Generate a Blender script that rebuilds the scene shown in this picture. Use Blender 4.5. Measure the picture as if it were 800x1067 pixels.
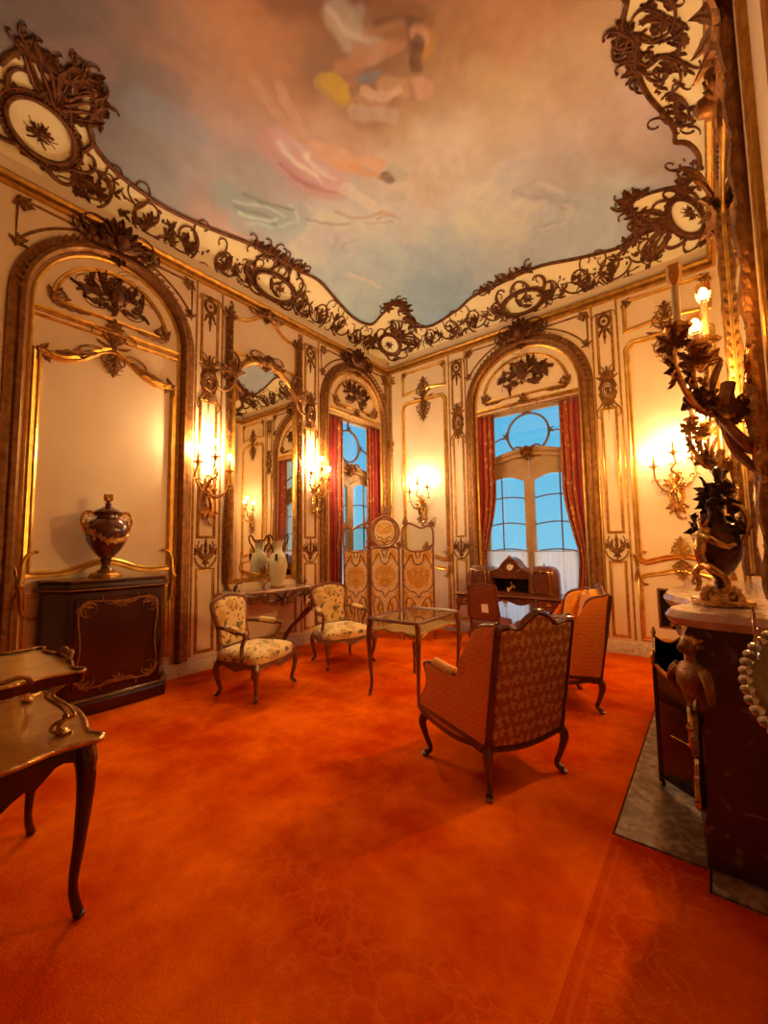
import bpy, bmesh, math, random
import numpy as np
from math import sin, cos, pi, sqrt, atan2, radians
from mathutils import Vector, Matrix

for o in list(bpy.data.objects): bpy.data.objects.remove(o)
SC = bpy.context.scene
COL = SC.collection

# ------------------------------------------------------------------ camera, sky, exposure
def add_camera():
    yaw, pitch, roll = .670908, .0786162, -.013911
    f = Vector((-sin(yaw)*cos(pitch), cos(yaw)*cos(pitch), sin(pitch)))
    r0 = Vector((cos(yaw), sin(yaw), 0)); u0 = r0.cross(f)
    r = cos(roll)*r0 + sin(roll)*u0; u = -sin(roll)*r0 + cos(roll)*u0
    cam = bpy.data.cameras.new('camera'); ob = bpy.data.objects.new('camera', cam); COL.objects.link(ob)
    m = Matrix((r, u, -f)).transposed().to_4x4(); m.translation = Vector((4.9035, -6.32413, 1.5))
    ob.matrix_world = m
    cam.sensor_fit = 'VERTICAL'; cam.sensor_height = 36.0
    cam.lens = 427.378/1067*36.0; cam.clip_start = .02
    SC.camera = ob
add_camera()

wd = bpy.data.worlds.new('sky'); SC.world = wd; wd.use_nodes = True
nt = wd.node_tree; nt.nodes.clear()
n_out = nt.nodes.new('ShaderNodeOutputWorld'); n_bg = nt.nodes.new('ShaderNodeBackground')
n_tc = nt.nodes.new('ShaderNodeTexCoord'); n_sx = nt.nodes.new('ShaderNodeSeparateXYZ'); n_rp = nt.nodes.new('ShaderNodeValToRGB')
n_rp.color_ramp.elements[0].position = .0; n_rp.color_ramp.elements[0].color = (1.5, 1.53, 1.58, 1)
e_ = n_rp.color_ramp.elements.new(.10); e_.color = (.25, .66, .88, 1)
n_rp.color_ramp.elements[2].position = .45; n_rp.color_ramp.elements[2].color = (.10, .53, .86, 1)
nt.links.new(n_tc.outputs['Generated'], n_sx.inputs[0]); n_ad = nt.nodes.new('ShaderNodeMath'); n_ad.inputs[1].default_value = .12; nt.links.new(n_sx.outputs['Z'], n_ad.inputs[0]); nt.links.new(n_ad.outputs[0], n_rp.inputs[0])
nt.links.new(n_rp.outputs[0], n_bg.inputs[0]); n_bg.inputs[1].default_value = 1.0
nt.links.new(n_bg.outputs[0], n_out.inputs[0])

SC.view_settings.view_transform = 'Standard'; SC.view_settings.look = 'None'
SC.view_settings.exposure = 0.0; SC.view_settings.gamma = 1.0; SC.view_settings.use_curve_mapping = False
SC.cycles.use_denoising = True; SC.cycles.max_bounces = 10; SC.cycles.diffuse_bounces = 6
SC.cycles.sample_clamp_indirect = 6.0
BULB_W = 1350.0        # radiance of a candle bulb
WARM = (1.0, .66, .33)

# ------------------------------------------------------------------ materials
def _new(name):
    m = bpy.data.materials.new(name); m.use_nodes = True
    t = m.node_tree; return m, t, t.nodes['Principled BSDF']
def N(t, typ, **k):
    n = t.nodes.new(typ)
    for a, b in k.items():
        if a.startswith('i_'): n.inputs[a[2:].replace('_', ' ')].default_value = b
        else: setattr(n, a, b)
    return n
def rgb(c): return (c[0], c[1], c[2], 1)
def pm(name, col, rough=.5, metal=0.0, col2=None, scale=8.0, lo=.35, hi=.65, bump=0.0, bscale=None, detail=4.0, sheen=0.0, dist=0.0, coat=0.0, spec=None):
    m, t, b = _new(name)
    b.inputs['Roughness'].default_value = rough; b.inputs['Metallic'].default_value = metal
    b.inputs['Base Color'].default_value = rgb(col)
    if spec is not None: b.inputs['Specular IOR Level'].default_value = spec
    if coat: b.inputs['Coat Weight'].default_value = coat; b.inputs['Coat Roughness'].default_value = .12
    if sheen: b.inputs['Sheen Weight'].default_value = sheen; b.inputs['Sheen Roughness'].default_value = .4
    tc = N(t, 'ShaderNodeTexCoord')
    if col2:
        no = N(t, 'ShaderNodeTexNoise'); no.inputs['Scale'].default_value = scale; no.inputs['Detail'].default_value = detail; no.inputs['Distortion'].default_value = dist
        t.links.new(tc.outputs['Object'], no.inputs['Vector'])
        rp = N(t, 'ShaderNodeValToRGB'); rp.color_ramp.elements[0].position = lo; rp.color_ramp.elements[1].position = hi
        rp.color_ramp.elements[0].color = rgb(col); rp.color_ramp.elements[1].color = rgb(col2)
        t.links.new(no.outputs['Fac'], rp.inputs[0]); t.links.new(rp.outputs[0], b.inputs['Base Color'])
    if bump:
        n2 = N(t, 'ShaderNodeTexNoise'); n2.inputs['Scale'].default_value = bscale or scale*4; n2.inputs['Detail'].default_value = 3
        t.links.new(tc.outputs['Object'], n2.inputs['Vector'])
        bp = N(t, 'ShaderNodeBump'); bp.inputs['Strength'].default_value = bump; bp.inputs['Distance'].default_value = .02
        t.links.new(n2.outputs['Fac'], bp.inputs['Height']); t.links.new(bp.outputs[0], b.inputs['Normal'])
    return m
def emis(name, col, s):
    m, t, b = _new(name)
    b.inputs['Base Color'].default_value = rgb(col); b.inputs['Emission Color'].default_value = rgb(col); b.inputs['Emission Strength'].default_value = s
    return m
def attr_mat(name, attr, rough=.8, bump=0.0, bscale=60):
    m, t, b = _new(name); b.inputs['Roughness'].default_value = rough
    a = N(t, 'ShaderNodeAttribute'); a.attribute_name = attr; t.links.new(a.outputs['Color'], b.inputs['Base Color'])
    if bump:
        tc = N(t, 'ShaderNodeTexCoord'); n2 = N(t, 'ShaderNodeTexNoise'); n2.inputs['Scale'].default_value = bscale
        t.links.new(tc.outputs['Object'], n2.inputs['Vector'])
        bp = N(t, 'ShaderNodeBump'); bp.inputs['Strength'].default_value = bump; bp.inputs['Distance'].default_value = .01
        t.links.new(n2.outputs['Fac'], bp.inputs['Height']); t.links.new(bp.outputs[0], b.inputs['Normal'])
    return m
def glass_mat(name, tint=(1, 1, 1), refl=.08, rough=.02):
    m = bpy.data.materials.new(name); m.use_nodes = True; t = m.node_tree; t.nodes.clear()
    o = N(t, 'ShaderNodeOutputMaterial'); mx = N(t, 'ShaderNodeMixShader'); tr = N(t, 'ShaderNodeBsdfTransparent'); gl = N(t, 'ShaderNodeBsdfGlossy')
    fr = N(t, 'ShaderNodeLayerWeight'); fr.inputs['Blend'].default_value = .5; pw = N(t, 'ShaderNodeMath', operation='POWER'); pw.inputs[1].default_value = 5.0
    ad = N(t, 'ShaderNodeMath', operation='ADD', use_clamp=True); ad.inputs[1].default_value = refl; t.links.new(fr.outputs['Facing'], pw.inputs[0])
    tr.inputs[0].default_value = rgb(tint); gl.inputs['Roughness'].default_value = rough
    t.links.new(pw.outputs[0], ad.inputs[0]); t.links.new(ad.outputs[0], mx.inputs[0]); t.links.new(tr.outputs[0], mx.inputs[1]); t.links.new(gl.outputs[0], mx.inputs[2]); t.links.new(mx.outputs[0], o.inputs[0])
    return m
def sheer_mat(name, col, alpha):
    m = bpy.data.materials.new(name); m.use_nodes = True; t = m.node_tree; t.nodes.clear()
    o = N(t, 'ShaderNodeOutputMaterial'); mx = N(t, 'ShaderNodeMixShader'); tr = N(t, 'ShaderNodeBsdfTransparent')
    m2 = N(t, 'ShaderNodeMixShader'); df = N(t, 'ShaderNodeBsdfDiffuse'); tl = N(t, 'ShaderNodeBsdfTranslucent')
    df.inputs[0].default_value = rgb(col); tl.inputs[0].default_value = rgb(col); m2.inputs[0].default_value = .4
    mx.inputs[0].default_value = alpha
    t.links.new(df.outputs[0], m2.inputs[1]); t.links.new(tl.outputs[0], m2.inputs[2]); t.links.new(tr.outputs[0], mx.inputs[1]); t.links.new(m2.outputs[0], mx.inputs[2]); t.links.new(mx.outputs[0], o.inputs[0])
    return m

def damask_mat(name, ground, motif, sx, sy, rough=.7, thr=.33, plane='xz', sheen=.04):
    """staggered repeat of a small fan-shaped motif, woven into one cloth colour"""
    m, t, b = _new(name); b.inputs['Roughness'].default_value = rough; b.inputs['Sheen Weight'].default_value = sheen; b.inputs['Specular IOR Level'].default_value = .25
    tc = N(t, 'ShaderNodeTexCoord'); sp = N(t, 'ShaderNodeSeparateXYZ'); t.links.new(tc.outputs['Object'], sp.inputs[0])
    L = t.links.new
    def M_(op, a, b_=None):
        n = N(t, 'ShaderNodeMath', operation=op)
        for i, v in enumerate((a, b_)):
            if v is None: continue
            if isinstance(v, (int, float)): n.inputs[i].default_value = v
            else: L(v, n.inputs[i])
        return n.outputs[0]
    ax = dict(x=sp.outputs['X'], y=sp.outputs['Y'], z=sp.outputs['Z'])
    nw = N(t, 'ShaderNodeTexNoise'); nw.inputs['Scale'].default_value = sx*1.1; nw.inputs['Detail'].default_value = 2; L(tc.outputs['Object'], nw.inputs['Vector']); sw = N(t, 'ShaderNodeSeparateColor'); L(nw.outputs['Color'], sw.inputs[0])
    U = M_('ADD', M_('MULTIPLY', ax[plane[0]], sx), M_('MULTIPLY', sw.outputs[0], 1.1)); V = M_('ADD', M_('MULTIPLY', ax[plane[1]], sy), M_('MULTIPLY', sw.outputs[1], 1.1))
    row = M_('FLOOR', V); odd = M_('MULTIPLY', M_('MODULO', M_('ABSOLUTE', row), 2.0), .5)
    fu = M_('SUBTRACT', M_('FRACT', M_('ADD', M_('ADD', U, 50.0), odd)), .5); fv = M_('SUBTRACT', M_('FRACT', M_('ADD', V, 50.0)), .35)
    r = M_('SQRT', M_('ADD', M_('MULTIPLY', fu, fu), M_('MULTIPLY', fv, fv)))
    an = M_('ARCTAN2', fu, fv)
    pet = M_('MULTIPLY', M_('COSINE', M_('MULTIPLY', an, 5.0)), .12)
    d = M_('SUBTRACT', M_('ADD', pet, thr), r)
    no = N(t, 'ShaderNodeTexNoise'); no.inputs['Scale'].default_value = 48; L(tc.outputs['Object'], no.inputs['Vector'])
    d2 = M_('ADD', d, M_('MULTIPLY', M_('SUBTRACT', no.outputs['Fac'], .5), .55))
    st = N(t, 'ShaderNodeMapRange'); st.inputs['From Min'].default_value = -.03; st.inputs['From Max'].default_value = .05; L(d2, st.inputs['Value'])
    mx = N(t, 'ShaderNodeMix', data_type='RGBA'); mx.inputs['A'].default_value = rgb(ground); mx.inputs['B'].default_value = rgb(motif); L(st.outputs[0], mx.inputs['Factor'])
    L(mx.outputs['Result'], b.inputs['Base Color'])
    bp = N(t, 'ShaderNodeBump'); bp.inputs['Strength'].default_value = .25; bp.inputs['Distance'].default_value = .004; L(st.outputs[0], bp.inputs['Height']); L(bp.outputs[0], b.inputs['Normal'])
    return m
def floral_mat(name, ground, cols, scale, seed=0.0, rough=.75):
    """scattered flower sprigs in several colours on a pale woven ground"""
    m, t, b = _new(name); b.inputs['Roughness'].default_value = rough; b.inputs['Sheen Weight'].default_value = .25; L = t.links.new
    tc = N(t, 'ShaderNodeTexCoord'); prev = None
    nz = N(t, 'ShaderNodeTexNoise'); nz.inputs['Scale'].default_value = scale*2.2; L(tc.outputs['Object'], nz.inputs['Vector'])
    ad = N(t, 'ShaderNodeMix', data_type='VECTOR'); 
    va = N(t, 'ShaderNodeVectorMath', operation='MULTIPLY_ADD'); L(nz.outputs['Color'], va.inputs[0]); va.inputs[1].default_value = (.09, .09, .09); L(tc.outputs['Object'], va.inputs[2])
    cur = None
    for i, (c, sc, th) in enumerate(cols):
        vo = N(t, 'ShaderNodeTexVoronoi'); vo.inputs['Scale'].default_value = scale*sc; vo.inputs['Randomness'].default_value = .85
        of = N(t, 'ShaderNodeVectorMath', operation='ADD'); of.inputs[1].default_value = (seed+i*3.7, i*1.3, i*2.1); L(va.outputs[0], of.inputs[0]); L(of.outputs[0], vo.inputs['Vector'])
        mr = N(t, 'ShaderNodeMapRange'); mr.inputs['From Min'].default_value = th; mr.inputs['From Max'].default_value = th*.75; L(vo.outputs['Distance'], mr.inputs['Value'])
        mx = N(t, 'ShaderNodeMix', data_type='RGBA'); mx.inputs['B'].default_value = rgb(c); L(mr.outputs[0], mx.inputs['Factor'])
        if cur is None: mx.inputs['A'].default_value = rgb(ground)
        else: L(cur, mx.inputs['A'])
        cur = mx.outputs['Result']
    L(cur, b.inputs['Base Color']); return m

CREAM = pm('cream_paint', (.84, .68, .47), .45, 0, (.79, .62, .41), 2.2, bump=.04, bscale=30)
CREAM2 = pm('cream_panel_paint', (.82, .69, .52), .5, 0, (.77, .62, .44), 1.6, bump=.03, bscale=24)
COVEC = pm('cove_paint', (.95, .91, .64), .6, 0, (.93, .86, .56), 2.5)
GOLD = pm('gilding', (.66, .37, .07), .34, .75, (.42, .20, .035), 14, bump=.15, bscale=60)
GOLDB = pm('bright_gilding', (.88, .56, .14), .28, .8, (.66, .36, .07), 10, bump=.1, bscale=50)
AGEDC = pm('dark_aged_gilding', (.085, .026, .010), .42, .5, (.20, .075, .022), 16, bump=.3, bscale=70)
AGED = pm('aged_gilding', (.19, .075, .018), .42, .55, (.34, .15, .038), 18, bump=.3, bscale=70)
BRONZE = pm('dark_bronze', (.05, .022, .014), .3, .8, (.12, .05, .025), 20, bump=.3, bscale=60)
ORMOLU = pm('ormolu', (.80, .50, .16), .26, .95, (.45, .23, .06), 22, bump=.25, bscale=70)
WOOD = pm('mahogany', (.095, .020, .008), .28, 0, (.15, .036, .013), 9, dist=1.2, coat=.5)
WALNUT = pm('walnut', (.13, .04, .014), .33, 0, (.22, .08, .028), 10, dist=1.0, coat=.3)
ROSEW = pm('dark_rosewood', (.030, .003, .002), .25, 0, (.042, .004, .003), 3, coat=.35)
MARBLE_T = pm('rose_beige_marble', (.62, .42, .30), .2, 0, (.38, .22, .15), 6, .4, .7, detail=8, dist=1.5, coat=.3)
MARBLE_D = pm('dark_red_marble', (.07, .02, .016), .18, 0, (.34, .20, .16), 5, .58, .80, detail=9, dist=2.2, coat=.3)
MARBLE_B = pm('veined_cream_marble', (.66, .52, .38), .3, 0, (.36, .24, .16), 9, .5, .72, detail=8, dist=2.0)
HEARTHM = pm('hearth_marble', (.16, .095, .055), .30, 0, (.52, .40, .27), 14, .42, .72, detail=9, dist=.8)
STEEL = pm('dark_steel', (.02, .012, .01), .3, .6)
SILVER = pm('tarnished_silver', (.62, .52, .38), .22, 1.0, (.42, .32, .2), 9, bump=.1)
PORCEL = pm('celadon_porcelain', (.62, .58, .38), .18, 0, (.54, .48, .28), 6, coat=.5)
REDVEL = pm('red_curtain_velvet', (.34, .022, .012), .75, 0, (.24, .012, .008), 4, sheen=.4)
CURPAT = floral_mat('patterned_curtain_border', (.36, .06, .02), [((.62, .30, .08), 1.6, .30), ((.50, .16, .04), 3.0, .26)], 6.0, 2.0)
FLORAL = floral_mat('cream_floral_tapestry', (.78, .56, .22), [((.60, .36, .09), .8, .42), ((.17, .14, .04), 1.25, .30), ((.36, .08, .03), 1.8, .24), ((.12, .06, .025), 2.2, .20)], 7.0, 1.0)
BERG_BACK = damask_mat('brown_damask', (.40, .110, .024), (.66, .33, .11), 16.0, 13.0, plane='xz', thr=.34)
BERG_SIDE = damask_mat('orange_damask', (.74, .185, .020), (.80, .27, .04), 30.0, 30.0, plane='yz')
BERG_IN = floral_mat('gold_orange_silk', (.80, .32, .03), [((.80, .42, .07), 1.5, .32), ((.50, .10, .02), 3.0, .22)], 7.0, 4.0)
MIRROR = pm('mirror_glass', (.86, .84, .78), .015, 1.0)
PANE = glass_mat('window_glass', (.97, .99, 1), .06)
VGLASS = glass_mat('case_glass', (.93, .93, .88), .10, .03)
DGLASS = pm('smoked_glass', (.012, .003, .002), .08, 0, coat=.6)
SHEER = sheer_mat('white_voile', (.97, .97, .98), .90)
BULB = emis('lit_bulb', WARM, BULB_W)
BULBB = emis('lit_bulb_window_wall', WARM, BULB_W*.34)
BULBC = emis('lit_candelabrum_bulb', WARM, BULB_W*2.8)
BULBD = emis('dim_amber_bulb', (1.0, .55, .2), BULB_W*.10)
GLOW = emis('lit_flame_shade', (1.0, .55, .16), 9.0)
CANDLE = pm('candle_sleeve', (.80, .66, .42), .5)
SHADEG = pm('amber_glass_shade', (.75, .42, .10), .25, 0)
PAPER = pm('paper', (.85, .82, .74), .8)
IRONG = pm('iron_grille', (.03, .02, .015), .5, .5)
FELT = pm('tan_silk_lining', (.55, .33, .12), .8, 0, (.45, .25, .08), 12)
LEATHER = pm('brown_leather', (.20, .055, .02), .4, 0, (.15, .035, .012), 8)
WHITEP = pm('clock_enamel', (.86, .82, .70), .3)
SASH = pm('window_sash_paint', (.46, .30, .14), .45, 0, (.38, .23, .10), 5)
GLAZB = pm('dark_glazing_bar', (.16, .085, .04), .45)

def carpet_mat():
    m, t, b = _new('red_orange_carpet'); b.inputs['Roughness'].default_value = 1.0; b.inputs['Specular IOR Level'].default_value = .0
    L = t.links.new; tc = N(t, 'ShaderNodeTexCoord')
    n1 = N(t, 'ShaderNodeTexNoise'); n1.inputs['Scale'].default_value = 1.6; n1.inputs['Detail'].default_value = 8; n1.inputs['Roughness'].default_value = .65; L(tc.outputs['Object'], n1.inputs['Vector'])
    r1 = N(t, 'ShaderNodeValToRGB'); r1.color_ramp.elements[0].position = .38; r1.color_ramp.elements[1].position = .64
    r1.color_ramp.elements[0].color = rgb((.58, .050, .0008)); r1.color_ramp.elements[1].color = rgb((.90, .160, .004)); L(n1.outputs['Fac'], r1.inputs[0])
    # woven border: a line beside the hearth and loose leaf scrolls, a shade lighter than the ground
    sp = N(t, 'ShaderNodeSeparateXYZ'); L(tc.outputs['Object'], sp.inputs[0])
    def mm(op, a, b_):
        n = N(t, 'ShaderNodeMath', operation=op)
        for i, v in enumerate((a, b_)):
            if isinstance(v, (int, float)): n.inputs[i].default_value = v
            else: L(v, n.inputs[i])
        return n.outputs[0]
    def band(v, lo, hi): return mm('MULTIPLY', mm('GREATER_THAN', v, lo), mm('LESS_THAN', v, hi))
    X, Y = sp.outputs['X'], sp.outputs['Y']
    line = mm('MAXIMUM', band(X, 4.40, 4.425), band(X, 4.455, 4.47)); line = mm('MULTIPLY', line, mm('LESS_THAN', Y, -3.95))
    zone = mm('MAXIMUM', mm('MULTIPLY', band(X, 4.5, 4.82), mm('LESS_THAN', Y, -3.95)), mm('MULTIPLY', band(Y, -5.35, -4.95), band(X, 3.1, 4.38)))
    nn = N(t, 'ShaderNodeTexNoise'); nn.inputs['Scale'].default_value = 5; L(tc.outputs['Object'], nn.inputs['Vector'])
    va = N(t, 'ShaderNodeVectorMath', operation='MULTIPLY_ADD'); L(nn.outputs['Color'], va.inputs[0]); va.inputs[1].default_value = (.3, .3, .3); L(tc.outputs['Object'], va.inputs[2])
    wv = N(t, 'ShaderNodeTexVoronoi', feature='DISTANCE_TO_EDGE'); wv.inputs['Scale'].default_value = 7; L(va.outputs[0], wv.inputs['Vector'])
    v2 = N(t, 'ShaderNodeTexVoronoi'); v2.inputs['Scale'].default_value = 15; L(va.outputs[0], v2.inputs['Vector'])
    scr = mm('MAXIMUM', mm('LESS_THAN', wv.outputs['Distance'], .045), mm('LESS_THAN', v2.outputs['Distance'], .26))
    msk = mm('MAXIMUM', line, mm('MULTIPLY', zone, scr))
    bord = mm('GREATER_THAN', X, 4.425)  # border ground deepened in colour, partly standing in for shade near the viewer
    bx = N(t, 'ShaderNodeMix', data_type='RGBA', blend_type='MULTIPLY'); bx.inputs['B'].default_value = rgb((.84, .70, .8)); L(r1.outputs[0], bx.inputs['A']); L(bord, bx.inputs['Factor'])
    mx = N(t, 'ShaderNodeMix', data_type='RGBA'); mx.inputs['B'].default_value = rgb((.88, .20, .02)); L(bx.outputs['Result'], mx.inputs['A']); L(mm('MULTIPLY', msk, .22), mx.inputs['Factor'])
    L(mx.outputs['Result'], b.inputs['Base Color'])
    n3 = N(t, 'ShaderNodeTexNoise'); n3.inputs['Scale'].default_value = 130; L(tc.outputs['Object'], n3.inputs['Vector'])
    bp = N(t, 'ShaderNodeBump'); bp.inputs['Strength'].default_value = .5; bp.inputs['Distance'].default_value = .01; L(n3.outputs['Fac'], bp.inputs['Height']); L(bp.outputs[0], b.inputs['Normal'])
    return m
CARPET = carpet_mat()
# ------------------------------------------------------------------ mesh helpers
class MB:
    def __init__(s): s.v = []; s.f = []
    def add(s, vs, fs):
        b = len(s.v); s.v += [tuple(p) for p in vs]; s.f += [tuple(i+b for i in f) for f in fs]
    def box(s, c, d, rz=0.0):
        x, y, z = d[0]/2, d[1]/2, d[2]/2; vs = []
        for sx in (-1, 1):
            for sy in (-1, 1):
                for sz in (-1, 1):
                    px, py = sx*x, sy*y
                    vs.append((c[0]+px*cos(rz)-py*sin(rz), c[1]+px*sin(rz)+py*cos(rz), c[2]+sz*z))
        s.add(vs, [(0, 1, 3, 2), (4, 6, 7, 5), (0, 4, 5, 1), (2, 3, 7, 6), (0, 2, 6, 4), (1, 5, 7, 3)]); return s
    def grid(s, rows, cu=False, cv=False, cap=False):
        n, m = len(rows), len(rows[0]); fs = []
        for i in range(n if cu else n-1):
            for j in range(m if cv else m-1):
                fs.append((i*m+j, i*m+(j+1) % m, ((i+1) % n)*m+(j+1) % m, ((i+1) % n)*m+j))
        if cap: fs.append(tuple(range(m))); fs.append(tuple((n-1)*m+j for j in range(m)))
        s.add([p for r in rows for p in r], fs); return s
    def tube(s, pts, r, n=8, sq=1.0, closed=False):
        pts = [Vector(p) for p in pts]; k = len(pts)
        if not isinstance(r, (list, tuple)): r = [r]*k
        elif len(r) == 2 and k != 2: r = [r[0]+(r[1]-r[0])*i/(k-1) for i in range(k)]
        t0 = (pts[1]-pts[0]).normalized(); ref = Vector((0, 0, 1)) if abs(t0.z) < .9 else Vector((1, 0, 0))
        a = t0.cross(ref).normalized(); rows = []
        for i, p in enumerate(pts):
            q0 = pts[i-1] if (i > 0 or closed) else pts[i]; q1 = pts[(i+1) % k] if (i < k-1 or closed) else pts[i]
            t = (q1-q0)
            t = t.normalized() if t.length > 1e-9 else t0
            a = (a-t*a.dot(t)); a = a.normalized() if a.length > 1e-6 else t.orthogonal().normalized(); b = t.cross(a)
            rows.append([p+a*(r[i]*cos(2*pi*j/n))+b*(r[i]*sq*sin(2*pi*j/n)) for j in range(n)])
        s.grid(rows, closed, True, not closed); return s
    def lathe(s, prof, n=20, c=(0, 0, 0), sx=1.0, sy=1.0, lob=0, la=0.0):
        rows = [[(c[0]+sx*r*(1+la*cos(lob*2*pi*j/n))*cos(2*pi*j/n), c[1]+sy*r*(1+la*cos(lob*2*pi*j/n))*sin(2*pi*j/n), c[2]+z) for j in range(n)] for r, z in prof]
        s.grid(rows, False, True, True); return s
    def ell(s, c, r, n=10, m=7):
        if not isinstance(r, (list, tuple)): r = (r, r, r)
        rows = [[(c[0]+r[0]*sin(pi*i/m)*cos(2*pi*j/n), c[1]+r[1]*sin(pi*i/m)*sin(2*pi*j/n), c[2]+r[2]*cos(pi*i/m)) for j in range(n)] for i in range(m+1)]
        rows[0] = [(c[0]+1e-4*cos(2*pi*j/n), c[1]+1e-4*sin(2*pi*j/n), c[2]+r[2]) for j in range(n)]
        rows[-1] = [(c[0]+1e-4*cos(2*pi*j/n), c[1]+1e-4*sin(2*pi*j/n), c[2]-r[2]) for j in range(n)]
        s.grid(rows, False, True, True); return s
    def prism(s, pts, M, d0, d1, inset=0.0, bulge=0.0):
        """closed outline pts (u,v) through M(u,v,d); an inset ring and a bulge pad the d1 face"""
        k = len(pts); cu = sum(p[0] for p in pts)/k; cv = sum(p[1] for p in pts)/k
        rows = [[M(u, v, d0) for u, v in pts], [M(u, v, d1) for u, v in pts]]
        if inset:
            for q, e in ((1-inset, d1+bulge*.6), (1-2.4*inset, d1+bulge), (.45, d1+bulge*1.15)):
                rows.append([M(cu+(u-cu)*q, cv+(v-cv)*q, e) for u, v in pts])
        s.grid(rows, False, True, True); return s
    def mould(s, path, prof, M, closed=False):
        k = len(path); rows = []
        for i, (u, v) in enumerate(path):
            p0 = path[i-1] if (i > 0 or closed) else path[i]; p1 = path[(i+1) % k] if (i < k-1 or closed) else path[i]
            def dr(a, b):
                x, y = b[0]-a[0], b[1]-a[1]; l = sqrt(x*x+y*y) or 1; return x/l, y/l
            if p0 is path[i]: t0 = t1 = dr(path[i], p1)
            elif p1 is path[i]: t0 = t1 = dr(p0, path[i])
            else: t0, t1 = dr(p0, path[i]), dr(path[i], p1)
            tx, ty = t0[0]+t1[0], t0[1]+t1[1]; l = sqrt(tx*tx+ty*ty) or 1; tx /= l; ty /= l
            c = max(.45, tx*t0[0]+ty*t0[1]); nx, ny = -ty/c, tx/c
            rows.append([M(u+nx*o, v+ny*o, d) for o, d in prof])
        s.grid(rows, closed, False); return s
    # -- carved relief, laid on a surface by M(u,v,d)
    def rtube(s, pts, r, M, h=1.0, d0=0.0, n=6):
        k = len(pts)
        if not isinstance(r, (list, tuple)): r = [r]*k
        elif len(r) == 2 and k != 2: r = [r[0]+(r[1]-r[0])*i/(k-1) for i in range(k)]
        rows = []
        for i, (u, v) in enumerate(pts):
            a = pts[max(0, i-1)]; b = pts[min(k-1, i+1)]; tx, ty = b[0]-a[0], b[1]-a[1]; l = sqrt(tx*tx+ty*ty) or 1; nx, ny = -ty/l, tx/l
            rows.append([M(u+nx*r[i]*cos(2*pi*j/n), v+ny*r[i]*cos(2*pi*j/n), d0+r[i]*h*(.75+sin(2*pi*j/n))) for j in range(n)])
        s.grid(rows, False, True, True); return s
    def curl(s, u, v, ang, L, k0, k1, r, M, h=1.0, d0=0.0, n=18, ball=True):
        pts = curlpts(u, v, ang, L, k0, k1, n); s.rtube(pts, r, M, h, d0)
        if ball:
            e = pts[-1]; q = (r[-1] if isinstance(r, (list, tuple)) else r)*1.7; s.blob(e[0], e[1], q, M, d0=d0)
        return pts
    def blob(s, u, v, r, M, d0=0.0, h=1.0, n=6):
        rows = [[M(u+r*sin(a)*cos(2*pi*j/n), v+r*sin(a)*sin(2*pi*j/n), d0+h*r*(.5+cos(a))) for j in range(n)] for a in (.05, .8, 1.6, 2.3)]
        s.grid(rows, False, True, True); return s
    def leaf(s, u, v, ang, L, w, M, bend=0.0, h=.45, d0=0.0, lobes=3, n=10, lift=0.0):
        rows = []; a = ang; x, y = u, v
        for i in range(n+1):
            t = i/n; a = ang+bend*t
            if i: x += cos(a)*L/n; y += sin(a)*L/n
            hw = w*.56*(sin(pi*min(1, t*.90+.10))**.5)*(1-(.5*abs(cos((lobes+.5)*pi*t))**2.0 if lobes else 0))*(1-.25*t)+.002
            nx, ny = -sin(a), cos(a); lf = d0+lift*t*t
            rows.append([M(x+nx*hw*q, y+ny*hw*q, lf+h*w*e) for q, e in ((-1, -.05), (-.6, .42), (-.15, .30), (0, .55), (.15, .30), (.6, .42), (1, -.05))])
        s.grid(rows); return s
    def flower(s, u, v, r, M, d0=0.0, k=5):
        for i in range(k):
            a = 2*pi*i/k+.3; s.blob(u+cos(a)*r*.6, v+sin(a)*r*.6, r*.45, M, d0, .8)
        s.blob(u, v, r*.35, M, d0+r*.3); return s
    def fan(s, u, v, ang, spread, k, L, w, M, bend=0.0, lobes=2, d0=0.0, h=.45, lift=0.0):
        for i in range(k):
            q = (i/(k-1)-.5)*2 if k > 1 else 0; s.leaf(u, v, ang+q*spread/2, L*(1-.28*abs(q)), w, M, bend*q, h, d0, lobes, lift=lift)
        return s
    def build(s, name, mat, parent=None, smooth=True, ang=40, recalc=True):
        me = bpy.data.meshes.new(name); me.from_pydata(s.v, [], s.f); me.validate(verbose=False)
        if recalc:
            bm = bmesh.new(); bm.from_mesh(me); bmesh.ops.recalc_face_normals(bm, faces=bm.faces); bm.to_mesh(me); bm.free()
        if mat: me.materials.append(mat)
        if smooth:
            me.polygons.foreach_set('use_smooth', [True]*len(me.polygons)); me.set_sharp_from_angle(angle=radians(ang))
        o = bpy.data.objects.new(name, me); COL.objects.link(o)
        if parent: o.parent = parent
        return o
def curlpts(u, v, ang, L, k0, k1, n=18):
    pts = [(u, v)]; a = ang
    for i in range(n):
        t = (i+.5)/n; a += (k0+(k1-k0)*t*t)*L/n; u += cos(a)*L/n; v += sin(a)*L/n; pts.append((u, v))
    return pts
def arc(cu, cv, r, a0, a1, n=24, ry=None):
    ry = ry or r; return [(cu+r*cos(a0+(a1-a0)*i/n), cv+ry*sin(a0+(a1-a0)*i/n)) for i in range(n+1)]
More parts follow.
